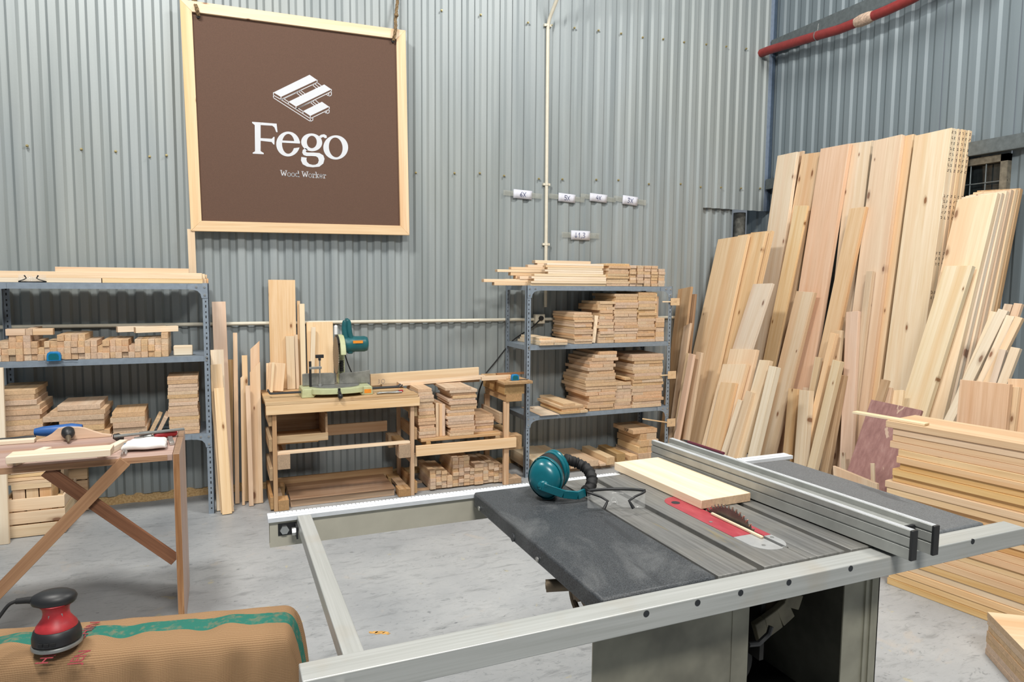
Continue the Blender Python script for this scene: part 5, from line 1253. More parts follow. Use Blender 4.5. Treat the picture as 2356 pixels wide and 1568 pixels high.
stick('thin_strip', V((c0.x-.1, BY0+.385, ZBT+.010)), V((c1.x-.03, BY0+.385, ZBT+.012)), .05, .016, 'pine_old', label='thin strip lying behind the flat board on the mitre saw bench', cat='batten')
G = 'small sticks bundled on the raised shelf end'
for i in range(3):
    for j in range(2):
        x_ = ay(*q4(1885+30*i, 80), BY0+.2).x
        board('small_stick', frame((x_+.055+.0*j, BY0+.10+.028*i, ztop+.0125*(j+.5)), (1, 0, 0)), .19, .022, .0122, 'pine_end', 'small stick in the %s row of the bundle on the raised shelf end, %s' % (('front', 'middle', 'rear')[i], ('lower', 'upper')[j]), 'stick', G, bev=.001)
e0, e1 = ay(1140, 857, BY1-.12), ay(1213, 857, BY1-.12)
stick('dark_strip', V((e0.x, BY1-.14, ztop+.008)), V((e1.x, BY1-.14, ztop+.008)), .03, .015, 'brace', label='darker strip of wood at the back of the raised shelf end', cat='batten')
tm = ay(1187, 876, BY0+.01)
tape_measure('blue tape measure on the little table top of the raised shelf end', T(tm.x, BY0+.03, ztop) , .8)
# ---------------------------------------------------------------- mitre saw
def q5(X_, Y_): return 460+X_/4.612, 620+Y_/4.612
yS = BY0+.08
def sp(X_, Y_, y): return ay(*q5(X_, Y_), y)
cS = sp(1457, 1300, yS); ms = thing('mitre_saw', 'mitre saw with teal motor and pale green base on the pallet bench', 'mitre saw', (cS.x, yS, ZBT))
x0, x1 = sp(1078, 1300, yS).x, sp(1838, 1300, yS).x; zb1 = sp(1457, 1252, yS).z; xc = (x0+x1)/2; w_ = x1-x0; zb1 = ZBT+max(.055, zb1-ZBT)
b = MB()   # casting: arched front between two feet
pr = [(-w_/2, 0), (-w_/2+.075, 0), (-w_/2+.10, .03), (-.08, .024), (.08, .024), (w_/2-.10, .03), (w_/2-.075, 0), (w_/2, 0), (w_/2-.006, zb1-ZBT-.004), (w_/2-.02, zb1-ZBT), (-w_/2+.02, zb1-ZBT), (-w_/2+.006, zb1-ZBT-.004)]
b.prism(pr, T(xc, yS, ZBT+.0005) @ RX(pi/2), -.20, 0); b.build('base', 'saw_green', ms, bev=.004)
b = MB(); n = 24; b.prism([(cos(pi+pi*i/n)*.165, sin(pi+pi*i/n)*.055) for i in range(n+1)], T(xc, yS+.001, zb1+.0006), -.035, .0); b.build('turntable', 'saw_green', ms, bev=.002)
b = MB(); b.prism([(cos(2*pi*i/36)*.155, sin(2*pi*i/36)*.12) for i in range(36)], T(xc, yS+.10, zb1+.0008), 0, .004); b.build('turntable_face', 'galv', ms)
M['fence_alu'] = plain('dusty_cast_fence', srgb(138, 138, 132), .5, .3, .14, 20)
zf1 = sp(1250, 1105, yS+.12).z
fL, fM0, fM1, fR = sp(1088, 1200, yS+.12).x, sp(1432, 1200, yS+.12).x, sp(1482, 1200, yS+.12).x, sp(1806, 1200, yS+.12).x; hf = zf1-zb1
b = MB(); b.prism([(fL, 0), (fM0, 0), (fM0, hf*.9), (fM0-.02, hf*.97), (fL+.02, hf), (fL, hf*.96)], T(0, yS+.12, zb1+.005) @ RX(pi/2), -.014, 0); b.build('fence', 'fence_alu', ms, bev=.002)
b = MB(); b.prism([(fM1, 0), (fR, 0), (fR, hf*1.08), (fR-.03, hf*1.02), (fR-.10, hf*.95), (fM1+.02, hf*.95), (fM1, hf*.86)], T(0, yS+.12, zb1+.005) @ RX(pi/2), -.014, 0); b.build('fence', 'fence_alu', ms, bev=.002)
kx = sp(1472, 1300, yS-.03); b = MB(); b.cyl((kx.x, yS-.056, zb1-.02), (kx.x, yS-.085, zb1-.032), .011, n=14); b.ball((kx.x, yS-.098, zb1-.040), .017, None, 14, 8); b.build('turn_knob', 'black', ms)
b = MB(); b.span((kx.x-.008, yS-.056, zb1-.022), (kx.x+.008, yS-.05, zb1+.004)); b.build('index_pointer', 'black', ms)
o = MB().span((sp(1745, 1290, yS).x, yS-.0015, sp(1745, 1310, yS).z), (sp(1818, 1290, yS).x, yS+.0, sp(1745, 1268, yS).z)).build('warning_sticker', 'orange', ms, smooth=False)
for (Xa, Xb, dyy) in ((722, 1080, .06), (722, 1080, .085), (1838, 2150, .06), (1838, 2130, .10)):
    a, c_ = sp(Xa, 1285, yS+dyy), sp(Xb, 1280, yS+dyy); zz = ZBT+.030
    b = MB()
    if Xa < 1000: b.tube(bent([(a.x, yS+dyy+.02, zz+.022), (a.x+.012, yS+dyy, zz), (c_.x+.01, yS+dyy, zz)], .008), .0055, 8)
    else: b.tube(bent([(a.x-.01, yS+dyy, zz), (c_.x-.02, yS+dyy, zz), (c_.x, yS+dyy, zz+.016)], .008), .0055, 8)
    b.build('extension_bar', 'black', ms)
# blade head raised on its arm behind the fence
hx = sp(1447, 900, yS+.13).x; yh = yS+.145; hz = sp(1447, 905, yS+.14).z
BRm = .1275; mB2 = T(hx, yh, hz) @ RY(pi/2)
poly = []
for i in range(48): 
    a = 2*pi*i/48; poly += [(BRm*.95*cos(a), BRm*.95*sin(a)), (BRm*cos(a+.07), BRm*sin(a+.07))]
MB().prism(poly, mB2, -.0014, .0014).build('saw_blade', 'blade', ms, smooth=False)
b = MB(); b.prism([(BRm*1.06*cos(a), BRm*1.06*sin(a)) for a in [radians(60)+radians(190)*i/24 for i in range(25)]] , mB2 @ RZ(radians(-20)), .004, .012); b.build('blade_guard', 'black', ms)
b = MB(); b.prism([(BRm*1.08*cos(a), BRm*1.08*sin(a)) for a in [radians(95)+radians(170)*i/20 for i in range(21)]], mB2, .012, .046); b.build('upper_housing', 'saw_green', ms, bev=.003)
b = MB(); zt4, zb4 = sp(1500, 860, yh).z, sp(1500, 1070, yh).z; b.span((hx+.014, yh+.005, zb1+.004), (hx+.058, yh+.085, zt4+.01)); b.build('pivot_arm', 'saw_green', ms, bev=.004)
b = MB(); 
for i in range(7): b.lathe([(.013, 0), (.016, .004), (.013, .008)], T(hx+.034, yh-.016, zb4-.004+i*.011), 14)
b.build('return_spring', 'rubber', ms)
a, c_ = sp(1442, 685, yh-.02), sp(1442, 605, yh-.02); b = MB(); b.cyl(a, c_, .011, .012, 14); b.ball(c_, .012, None, 14, 8); b.build('guard_lever', 'white', ms)
g0 = [sp(X_, Y_, yh-.02) for X_, Y_ in ((1560, 770), (1540, 700), (1530, 620), (1540, 555), (1556, 535), (1575, 560), (1580, 620), (1588, 680), (1606, 745))]
b = MB(); b.tube(bent(g0, .012, 3), .019, 12); b.build('loop_handle', 'teal_dark', ms, ang=70)
mt0, mt1 = sp(1500, 790, yh), sp(1782, 785, yh); rM = .054
mm = frame(mt0, (mt1-mt0)); L_ = (mt1-mt0).length
b = MB(); b.lathe([(rM*.9, .004), (rM*1.05, .02), (rM*1.05, L_*.45), (rM*.98, L_*.5), (rM*.98, L_*.86), (rM*.86, L_*.97), (rM*.5, L_)], mm @ RY(pi/2), 24); b.build('motor', 'teal_dark', ms, ang=60)
b = MB(); c5 = sp(1590, 850, yh-.0); b.box(c5, (.035, .06, .05)); b.build('trigger_housing', 'teal_dark', ms, bev=.008)
s0 = sp(1625, 712, yh-rM*1.06); s1 = sp(1712, 712, yh); b = MB(); b.span((s0.x, yh-rM*1.03-.001, mt0.z+.008), (s1.x, yh-rM*1.0+.002, mt0.z+.026)); b.build('warning_sticker', 'orange', ms)
cbl = [sp(X_, Y_, yh+.02) for X_, Y_ in ((1535, 880), (1550, 940), (1575, 1010), (1600, 1070), (1620, 1110))] + [V((sp(1640, 1110, yh).x, yh+.10, zb1+.02))]
b = MB(); b.tube(bent(cbl, .02, 4), .004, 8); b.build('power_cord', 'rubber', ms)
# hold-down clamp on the left of the fence
cy = yS+.09; p0, p1 = sp(1272, 1110, cy), sp(1272, 930, cy)
p0 = V((p0.x, cy, zb1+.012)); b = MB(); b.cyl(p0, V((p0.x, cy, p1.z)), .005, n=10); b.cyl(p0-V((0, 0, .006)), p0+V((0, 0, .004)), .016, n=16); b.build('clamp_screw', 'bolt', ms)
b = MB(); b.span((p0.x-.026, cy-.008, p1.z-.004), (p0.x+.026, cy+.008, p1.z+.018)); b.span((p0.x-.008, cy-.008, p1.z-.02), (p0.x+.008, cy+.008, p1.z-.003)); b.build('clamp_handle', 'black', ms, bev=.002)
xq = sp(1170, 1040, cy).x; zq2 = sp(1170, 1040, cy).z; b = MB(); b.span((xq-.008, cy-.008, zq2-.010), (p0.x+.012, cy+.008, zq2+.006)); b.build('clamp_arm', 'galv', ms, bev=.002)
b = MB(); b.cyl((xq, cy, zb1+.001), (xq, cy, sp(1170, 972, cy).z), .008, n=10); b.build('clamp_post', 'black', ms)
# pliers at the right of the saw
p = ay(905, 897, BY0+.06); pl = thing('pliers', 'grey pliers with a red handle tip lying on the pallet bench', 'pliers', (p.x, BY0+.08, ZBT))
zz = ZBT+.008
b = MB(); b.tube(bent([(p.x-.11, BY0+.06, zz), (p.x-.05, BY0+.075, zz+.002), (p.x+.01, BY0+.06, zz), (p.x+.06, BY0+.07, zz)], .03), .006, 8); b.build('jaw_arm', 'galv', pl); b = MB(); b.tube(bent([(p.x-.09, BY0+.085, zz), (p.x-.02, BY0+.065, zz), (p.x+.045, BY0+.10, zz)], .03), .006, 8); b.build('jaw_arm', 'galv', pl)
b = MB(); b.tube([(p.x+.045, BY0+.10, zz), (p.x+.075, BY0+.115, zz)], .009, 10); b.build('handle_tip', 'red', pl)
# ================================================================ boards leaning on walls
def plane_pt(px, py, kind, b, s):
    d = ray(px, py); i = 0 if kind == 'x' else 1
    t = (b + s*CAM.z - CAM[i])/(d[i]-s*d.z); return CAM + d*t
def lean(label, kind, b, s, TL, TR, BL, mat='pine', th=.024, z0=.0, group=None, cat='board', wid=None, name='leaning_board', right=False, parent=None):
    """a board standing on the floor and leaning in the plane x (or y) = b + s*z; TL, TR: its top corners, BL: a sighting low on its left edge"""
    P, Q, R_ = (plane_pt(*p, kind, b, s) for p in (TL, TR, BL))
    if right: up = (Q-R_).normalized()
    else: up = (P-R_).normalized()
    n = V((-1, 0, s)) if kind == 'x' else V((0, -1, s)); n.normalize()
    yl = n.cross(up).normalized()
    across = Q-P; W = abs(across.dot(yl)) if wid is None else wid
    sgn = 1 if across.dot(yl) > 0 else -1
    base = P if not right else Q
    tp = across.dot(up)*sgn
    L = (base.z - z0)/up.z - abs(yl.z)*0 
    if right: ctr_top = Q - yl*sgn*W/2 - up*0
    else: ctr_top = P + yl*sgn*W/2
    topmid = (P+Q)/2 if wid is None else ctr_top
    topmid = ctr_top + up*( (tp*sgn)/2 if not right else -(tp*sgn)/2 )
    L = (topmid.z - z0 - abs(yl.z)*W/2 - .5*th*abs(n.z))/up.z
    c_ = topmid - up*L/2 - n*(th/2)
    m = Matrix((up, yl, n)).transposed().to_4x4(); m.translation = c_
    lo = min((m @ V((sx*L/2, sy*W/2, sz*th/2))).z for sx in (-1, 1) for sy in (-1, 1) for sz in (-1, 1))
    m.translation = c_ - up*((lo-z0)/up.z)*0 + V((0, 0, -(lo-z0)+.0003)) if abs(lo-z0) < .03 else c_
    tpv = tp if abs(tp) > .012 else 0
    ys = [(m @ V((sx*L/2, sy*W/2, sz*th/2))).y for sx in (-1, 1) for sy in (-1, 1) for sz in (-1, 1)]
    xs_ = [(m @ V((sx*L/2, sy*W/2, sz*th/2))).x for sx in (-1, 1) for sy in (-1, 1) for sz in (-1, 1)]
    if max(ys) > 4.965 or max(xs_) > 4.69: print('OUT', label, 'y', round(max(ys), 3), 'x', round(max(xs_), 3))
    return board(name, m, L, W, th, mat, label, cat, group, parent, bev=.0015, taper=tpv)
def r4(X_, Y_): return 460+X_/4.612, 620+Y_/4.612
G = None
# behind the bench
yw = 4.925
lean('tall wide pine board standing behind the left end of the mitre saw bench', 'y', 4.893, .018, r4(725, 108), r4(1010, 110), r4(745, 985), th=.026, z0=ZBT+.0006)
lean('narrow pale board with a slanted top behind the mitre saw bench', 'y', 4.874, .018, r4(1055, 362), r4(1110, 364), r4(1070, 980), 'pine_pale', th=.03, z0=ZBT+.0006)
lean('slim batten just right of the tall wide board, behind the narrow pale one', 'y', 4.9135, .015, r4(1030, 332), r4(1062, 332), r4(1040, 985), 'pine_end', th=.02, z0=ZBT+.0006)
lean('wide board reaching the conduit, standing behind the mitre saw', 'y', 4.895, .018, r4(1130, 556), r4(1410, 556), r4(1140, 980), th=.024, z0=ZBT+.0006)
lean('thin stick leaning on the wide board behind the mitre saw', 'y', 4.8535, .018, r4(1183, 608), r4(1230, 612), r4(1172, 980), 'pine_pale', th=.018, z0=ZBT+.0006)
lean('pale sawn strip before the tall wide board at the bench', 'y', 4.864, .02, r4(910, 705), r4(1000, 705), r4(925, 1200), 'pine_pale', th=.022, z0=ZBT+.0006)
lean('slim board close beside the pale sawn strip at the bench', 'y', 4.864, .02, r4(1003, 690), r4(1036, 692), r4(1022, 1200), th=.02, z0=ZBT+.0006)
zz = ZBT+.001
lean('short wide board on the bench at the left of the mitre saw', 'y', 4.765, .04, r4(735, 992), r4(908, 990), r4(712, 1285), th=.02, z0=zz)
lean('short narrow board at the far left end of the mitre saw bench', 'y', 4.79, .04, r4(703, 993), r4(742, 993), r4(703, 1285), th=.018, z0=zz)
lean('narrow short board over the short wide board on the mitre saw bench', 'y', 4.740, .04, r4(765, 985), r4(795, 985), r4(745, 1270), th=.018, z0=zz)
# between the rack and the bench
def b4(px, py): return px, py
lean('reddish board standing tallest between the left rack and the mitre saw bench', 'y', 4.62, .20, r4(125, 340), r4(272, 345), (497, 940), 'pine_pink', th=.024)
lean('pale board with a slanting shadow line, second tallest by the left rack', 'y', 4.555, .17, r4(110, 856), r4(250, 848), (491, 985), 'pine_pale', th=.022)
lean('broad board standing foremost beside the left rack', 'y', 4.50, .13, r4(88, 1010), r4(230, 1006), (501, 1100), 'pine_end', th=.022)
lean('narrow planed board laid over the broad foremost one by the left rack', 'y', 4.47, .12, (492, 895), (515, 890), (511, 1180), 'pine', th=.022)
lean('thin square batten standing alone between the left rack and the bench', 'y', 4.66, .17, r4(350, 672), r4(396, 672), (539, 1000), 'pine_end', th=.025)
lean('pale batten behind the pointed strip between the left rack and the bench', 'y', 4.69, .16, r4(443, 912), r4(502, 910), (560, 1000), th=.022)
lean('pointed thin strip standing between the left rack and the bench', 'y', 4.62, .12, r4(430, 1150), r4(460, 1122), (556, 1080), 'pine_pale', th=.016)
lean('board with a steeply slanted top, tallest of the pair beside the bench', 'y', 4.69, .16, r4(535, 845), r4(632, 757), (577, 930), 'pine_end', th=.022)
lean('knotty board with a slanted top in front beside the bench', 'y', 4.62, .15, r4(530, 1090), r4(638, 982), (578, 1000), 'pine', th=.022)
lean('short board standing under the slanted ones beside the bench', 'y', 4.58, .13, r4(482, 1232), r4(532, 1232), (568, 1000), 'pine_end', th=.02)
lean('dark broad board low behind the battens between the left rack and the bench', 'y', 4.75, .10, r4(285, 955), r4(352, 955), (522, 1000), 'pine_old', th=.024)
lean('pinkish plank standing at the outer post of the left rack', 'y', 4.40, .03, (-18, 846), (6, 846), (-12, 1000), 'pine_pale', th=.022)
# ================================================================ right-hand rack and its timber
RX0, RX1 = 2.052, 3.328
rack('shelving_rack', 'blue-grey slotted steel rack at the right, packed with short cut boards', RX0, RX1, (1.422, .985, .462))
def q6(X_, Y_): return 1120+X_/3.0146, 580+Y_/3.0146
ZT_ = 1.4226
def xrow(desc, X0, X1_, Y0_, Y1_, n, y, d, z0, mat='pine', jit=.03, ends=None, lab='{} board of the {}', name='long_board'):
    """boards lying lengthways along the rack, stacked"""
    x0, x1 = ay(*q6(X0, Y1_), y).x, ay(*q6(X1_, Y1_), y).x; zt_ = ay(*q6((X0+X1_)/2, Y0_), y).z; th = (zt_-z0)/n
    for j in range(n):
        a = x0 + (rnd.uniform(-jit, jit) if not ends else ends[j]); c_ = x1 + rnd.uniform(-jit*.4, jit*.4)
        board(name, frame(((a+c_)/2, y+d/2+rnd.uniform(0, .012), z0+th*(j+.5)), (1, 0, 0)), c_-a, d, th-.0008, mat, lab.format(nth(j, n, 'up'), desc), 'board', desc)
    return zt_
za = xrow('front pile of long strips on the right rack top', 322, 828, 152, 228, 5, YF+.004, .055, ZT_, 'pine_pale', .02)
xrow('upper front pile of long strips on the right rack top', 405, 808, 78, 150, 5, YF+.012, .055, za+.0005, 'pine_pale', .03)
xrow('protruding left-hand strips low on the right rack top', 55, 318, 165, 222, 3, YF+.085, .05, ZT_, 'pine', .0, ends=[.0, -.08, .20])
zb_ = xrow('protruding strips in the right rack top second row', 150, 420, 140, 225, 4, YF+.15, .05, ZT_, 'pine_end', .0, ends=[.0, -.02, .06, .02])
xrow('protruding left-hand strips uppermost on the right rack top', 100, 500, 85, 140, 3, YF+.15, .05, zb_+.0006, 'pine', .0, ends=[-.03, .08, .22])
xrow('rearmost strips on the right rack top', 350, 716, 58, 225, 8, YF+.23, .06, ZT_, 'pine', .03)
ystack('bowed middle stack on the right rack top', *[q6(820+20, 0)[0], q6(990, 0)[0]], q6(0, 78)[1], q6(0, 228)[1], 9, YF+.004, .34, 'pine', jx=.014, z0=ZT_)
G = 'sawn blocks at the right end of the right rack top'
for i in range(5):
    a, c_ = ay(*q6(992+50*i, 220), YF+.006).x, ay(*q6(1040+50*i, 220), YF+.006).x; n = 7 if i < 4 else 6; zt_ = ay(*q6(1100, 92), YF).z; h = (zt_-ZT_)/7
    for j in range(n):
        dx = rnd.uniform(-.003, .003); L = .3+rnd.uniform(-.03, .03)
        board('short_block', frame(((a+c_)/2+dx, YF+.006+rnd.uniform(0, .012)+L/2, ZT_+h*(j+.5)), (0, 1, 0)), L, c_-a-.008, h-.0008, 'pine_end', 'sawn block, %s of the %s column, right end of right rack top' % (nth(j, n, 'up'), ('first', 'second', 'third', 'fourth', 'last')[i]), 'block', G)
def q6s(desc, X0, X1_, Y0_, Y1_, n, yf, depth, z0, **kw):
    a, b_ = q6(X0, Y0_), q6(X1_, Y1_); return ystack(desc, a[0], b_[0], a[1], b_[1], n, yf, depth, z0=z0, **kw)
Z2 = .9856
q6s('squat stack on the right rack second shelf', 606, 735, 418, 632, 13, YF-.004, .38, Z2, jx=.010, mat='pine_end', split={3: .45, 7: .6})
q6s('second stack on the right rack second shelf', 778, 882, 340, 626, 14, YF+.004, .34, Z2, jx=.012, split={1: .5, 4: .6, 8: .4, 11: .5})
q6s('tall middle stack, right rack second shelf', 888, 1046, 288, 620, 17, YF+.002, .36, Z2, jx=.008, split={2: .55, 5: .4, 9: .6, 12: .5})
q6s('right-hand tall stack on the right rack second shelf', 1050, 1170, 276, 616, 17, YF+.004, .36, Z2, jx=.010, mat='pine', split={3: .6, 6: .5, 10: .4})
q6s('low post-side pile, right rack second shelf', 1174, 1232, 455, 612, 5, YF+.01, .3, Z2, jx=.002)
x0, x1 = ay(*q6(1176, 380), YF).x, ay(*q6(1236, 380), YF).x
zpp = ay(*q6(1200, 455), YF+.01).z + .001
board('upright_board', frame((x0+.010, YF+.15, zpp+.10), (0, 0, 1), (1, 0, 0)), .2, .26, .018, 'pine', 'board on end above the low pile by the right rack right post', 'board')
board('upright_board', frame((x0+.036, YF+.16, zpp+.085), (0, 0, 1), (1, 0, 0)), .17, .24, .026, 'pine_end', 'thicker board on end next to the right rack right post', 'board')
p0 = ay(*q6(748, 632), YF+.0); p1 = ay(*q6(774, 440), YF+.0)
stick('slanted_stick', V((p0.x+.003, YF+.03, Z2+.004)), V((p1.x, YF+.032, p1.z)), .030, .016, 'pine_pale', (0, -1, 0), label='stick leaning upright between two stacks on the right rack second shelf', cat='stick')
q6s('flat left-end pile, right rack second shelf', 372, 560, 610, 648, 2, YF-.03, .42, Z2, jx=.004, mat='pine_pale', split={0: .5, 1: .55})
board('short_board', frame((ay(*q6(400, 600), YF+.1).x-.04, YF+.17, Z2+.046), (0, 1, 0)), .33, .10, .018, 'pine_pale', 'pale board lying uppermost at the left end of the right rack second shelf', 'board')
Z3 = .4626
q6s('tall ragged stack, right rack third shelf', 708, 892, 690, 1108, 19, YF-.006, .40, Z3, jx=.018, split={0: .45, 2: .55, 5: .4, 6: .5, 9: .6, 12: .35, 14: .5, 16: .6}, widths=[(0,1)]*5+[(-.08,1.02)]*5+[(-.1,.98),(0,1.02),(-.02,.95),(.0,.9),(.02,1.0),(0,.95),(.06,1.0),(.2,1.0),(.35,.98)])
q6s('lower middle stack, right rack third shelf', 890, 1004, 900, 1084, 8, YF+.006, .34, Z3, jx=.012, split={3: .5, 6: .45})
q6s('ragged right-end stack, right rack third shelf', 1012, 1218, 708, 1080, 17, YF-.002, .36, Z3, jx=.014, mat='pine_end', split={1: .3, 4: .35, 6: .4, 8: .3, 11: .4, 13: .55})
q6s('long-board pile, left front, right rack third shelf', 520, 700, 1045, 1142, 4, YF-.03, .42, Z3, jx=.006, mat='pine', split={0: .72, 1: .7}, widths=[(0,1.0),(0,.92),(-.05,.86),(.1,.5)])
q6s('single long board at the left of the right rack third shelf', 372, 503, 1128, 1150, 1, YF-.03, .44, Z3, mat='pine_pale')
board('loose_stick', frame((ay(*q6(985, 800), YF).x, YF+.16, Z3+.0), (0, 1, 0)) @ T(0, 0, .235), .3, .05, .018, 'pine', 'stick lying on the lower stack of the right rack third shelf', 'stick')
# floor level under the rack: pieces resting on two battens
zf = .0005
stick('ground_batten', (RX0+.08, YF+.05, .0175), (RX1-.10, YF+.05, .0175), .04, .034, 'pine_old', label='front bearer batten on the floor under the right rack', cat='batten')
stick('ground_batten', (RX0+.08, YF+.30, .0175), (RX1-.10, YF+.30, .0175), .04, .034, 'pine_old', label='rear bearer batten on the floor under the right rack', cat='batten')
def fl(label, X0, X1_, Y0_, Y1_, L, y0, mat='pine', zb=.0355, name='timber_length', cat='board', rz=0):
    x0, x1 = ay(*q6(X0, Y1_), y0).x, ay(*q6(X1_, Y1_), y0).x; z1 = max(zb+.018, ay(*q6((X0+X1_)/2, Y0_), y0).z)
    return board(name, frame(((x0+x1)/2, y0+L/2, (zb+z1)/2), (0, 1, 0)) @ RZ(rz), L, x1-x0, z1-zb, mat, label, cat)
fl('thick beam at the left on the floor level of the right rack', 322, 495, 1438, 1500, .44, YF-.02, 'pine')
fl('square timber standing proud beside the left beam under the right rack', 500, 577, 1428, 1490, .44, YF-.02, 'pine')
fl('broad panel lying flat in the middle under the right rack', 582, 775, 1448, 1488, .42, YF-.02, 'pine_end')
fl('stubby block beside the broad panel under the right rack', 786, 826, 1468, 1510, .36, YF-.035, 'pine')
fl('square timber right of the stubby block under the right rack', 832, 886, 1420, 1508, .40, YF-.03, 'pine')
fl('short square timber left of the small pile under the right rack', 908, 965, 1395, 1440, .32, YF+.02, 'pine_old', rz=-.05)
fl('thin timber lying askew before the small pile under the right rack', 990, 1042, 1410, 1436, .30, YF+.01, 'pine', rz=.04)
q6s('small floor-level pile under the right rack', 1062, 1186, 1258, 1400, 4, YF+.01, .36, .0356, jx=.010, mat='pine', split={0: .5, 1: .45, 2: .5, 3: .4})
pz = ay(*q6(1100, 1235), YF+.01); x0, x1 = ay(*q6(1025, 1240), YF).x, ay(*q6(1192, 1240), YF).x; zt_ = ay(*q6(1100, 1258), YF+.01).z
dq = board('thick_panel', frame(((x0+x1)/2, YF+.02+.15, zt_+.0005+.018), (0, 1, 0)), .30, x1-x0, .034, 'pine_end', 'thick panel lettered DQP on top of the small pile under the right rack', 'board')
text('DQP', Matrix.Translation(V((x0-.0006, YF+.12, zt_+.018))) @ RZ(-pi/2) @ RX(pi/2), .03, 'ink_black', dq, 'lettering', .0004)
# cardboard tags on sticks at the right post
M['card'] = plain('pale_wooden_tag', srgb(214, 182, 142), .8, 0, .06, 40)
for (X0, Y0_, X1_, Y1_, nm, tx) in ((1275, 318, 1335, 368, 'upper', 'I-E'), (1255, 825, 1310, 875, 'middle', 'E'), (1250, 1155, 1305, 1205, 'lowest', 'S')):
    a, c_ = ay(*q6(X0, Y0_), YF-.012), ay(*q6(X1_, Y1_), YF-.012); xs0 = RX1-.10 if nm != 'lowest' else RX1-.26
    t = thing('wooden_tag', '%s of three small wooden tags sticking out past the right post of the right rack' % nm, 'tag', (RX1, YF-.012, c_.z))
    zm_ = (a.z+c_.z)/2; dz_ = .0 if nm != 'lowest' else .05
    stick('tag_stick', (xs0, YF-.009, zm_+dz_), (a.x+.02, YF-.009, zm_), .010, .005, 'pine', (0, -1, 0), parent=t)
    cd = MB().box((0, 0, 0), (c_.x-a.x, a.z-c_.z, .004)).build('card', 'card', t, Matrix.Translation(V(((a.x+c_.x)/2, YF-.014, zm_))) @ RX(pi/2), bev=.0008)
    text(tx, Matrix.Translation(V(((a.x+c_.x)/2, YF-.0165, zm_))) @ RX(pi/2), .026, 'pallet', cd, 'lettering', .0003)
# wall socket with its hanging cable
so = ay(1240, 733, YW-.03); sk = thing('wall_socket', 'cream surface socket box on the conduit behind the right rack with a dark cable', 'socket', (so.x, YW-.02, so.z))
MB().box((so.x, YW-.032, so.z), (.085, .045, .075)).build('socket_box', 'pvc', sk, bev=.004)
b = MB(); b.cyl((so.x+.005, YW-.054, so.z+.005), (so.x+.005, YW-.075, so.z+.008), .020, .017, 16); b.build('plug', 'rubber', sk)
cp = [V((so.x+.0, YW-.07, so.z+.004))] + [ay(px, py, YW-.05) for px, py in ((1228, 750), (1205, 765), (1180, 782), (1160, 806), (1140, 832), (1118, 858))] + [V((ay(1105, 880, BY1).x, BY1+.02, .62)), V((ay(1105, 880, BY1).x-.05, BY1+.02, .3))]
b = MB(); b.tube(bent(cp, .03, 4), .0055, 8); b.build('cable', 'rubber', sk)
k = NT('scuffed_red_brown_film'); tc = k.n('ShaderNodeTexCoord'); ob = tc.outputs['Object']
n1 = k.noise(k.mapped(ob, (3, 9, 3)), 4, 6, .7); n2 = k.noise(ob, 60, 3)
c = k.ramp(n1, [(.3, srgb(128, 88, 84)), (.55, srgb(156, 116, 110)), (.75, srgb(176, 142, 134))])
c = k.mix(k.math('MULTIPLY', n2, .25), c, srgb(172, 140, 136))
sc_ = k.noise(k.mapped(ob, (3.2, 7, 3)), 2.2, 3, .5, .6)
c = k.mix(k.ramp(sc_, [(.66, (0,0,0,1)), (.69, (1,1,1,1))]), c, srgb(196, 170, 150))
k.col(c); k.rough(.5); M['film_ply'] = k.m
# ================================================================ boards leaning on the right wall
def q7(X_, Y_): return 1500+X_/2.53, 480+Y_/2.53
def q8(X_, Y_): return 1740+X_/3.733, 280+Y_/3.733
def q9(X_, Y_): return 1880+X_/2.12, 260+Y_/2.12
def qa(X_, Y_): return 1480+X_/3.733, 640+Y_/3.733
def qb(X_, Y_): return 1700+X_/4.126, 760+Y_/4.126
def qc(X_, Y_): return 2020+X_/4.354, 640+Y_/4.354
B0, S0_ = 4.16, .12                      # the row of tall boards: front faces in x = B0 + S0*z
TH = .033
def tall(lab, TL, TR, BL, mat='pine', lay=0, th=TH, **kw): return lean(lab, 'x', B0+lay*(TH+.002), S0_, TL, TR, BL, mat, th, **kw)
tall('tall knotty board at the far left of the row on the right wall', q8(183, 290), q8(350, 262), q8(92, 940), 'pine_pale')
tall('thin-edged tall board second from the left of the right wall row, mostly hidden', q8(300, 268), q8(405, 255), q8(230, 800), 'pine_end', 2.2, .02)
tall('weathered tall board behind the pinkish one on the right wall', q8(395, 285), q8(560, 255), q8(280, 900), 'pine', 1.0, th=.03)
tall('broad pinkish tall board with a pencil line on the right wall', q8(552, 240), q8(800, 183), q8(362, 1450), 'pine_pink', 0, .036)
tall('knotty tall board right of the pinkish one, set further back', q8(800, 190), q8(985, 165), q8(740, 730), 'pine_pale', 1.2)
tall('narrow-edged tall board between the knotty and the grey one', q8(900, 178), q8(1003, 163), q8(820, 730), 'pine_end', 2.25, th=.02)
tall('broad greyish tall board in the middle of the right wall row', q8(1010, 160), q8(1250, 115), q8(840, 1500), 'pine', 0, .036)
tall('tall board showing only its edge right of the greyish one', q8(1265, 128), q8(1350, 105), q8(1160, 900), 'pine', 1.1)
G = 'stamped tall boards stacked on the right wall'
bm_ = None
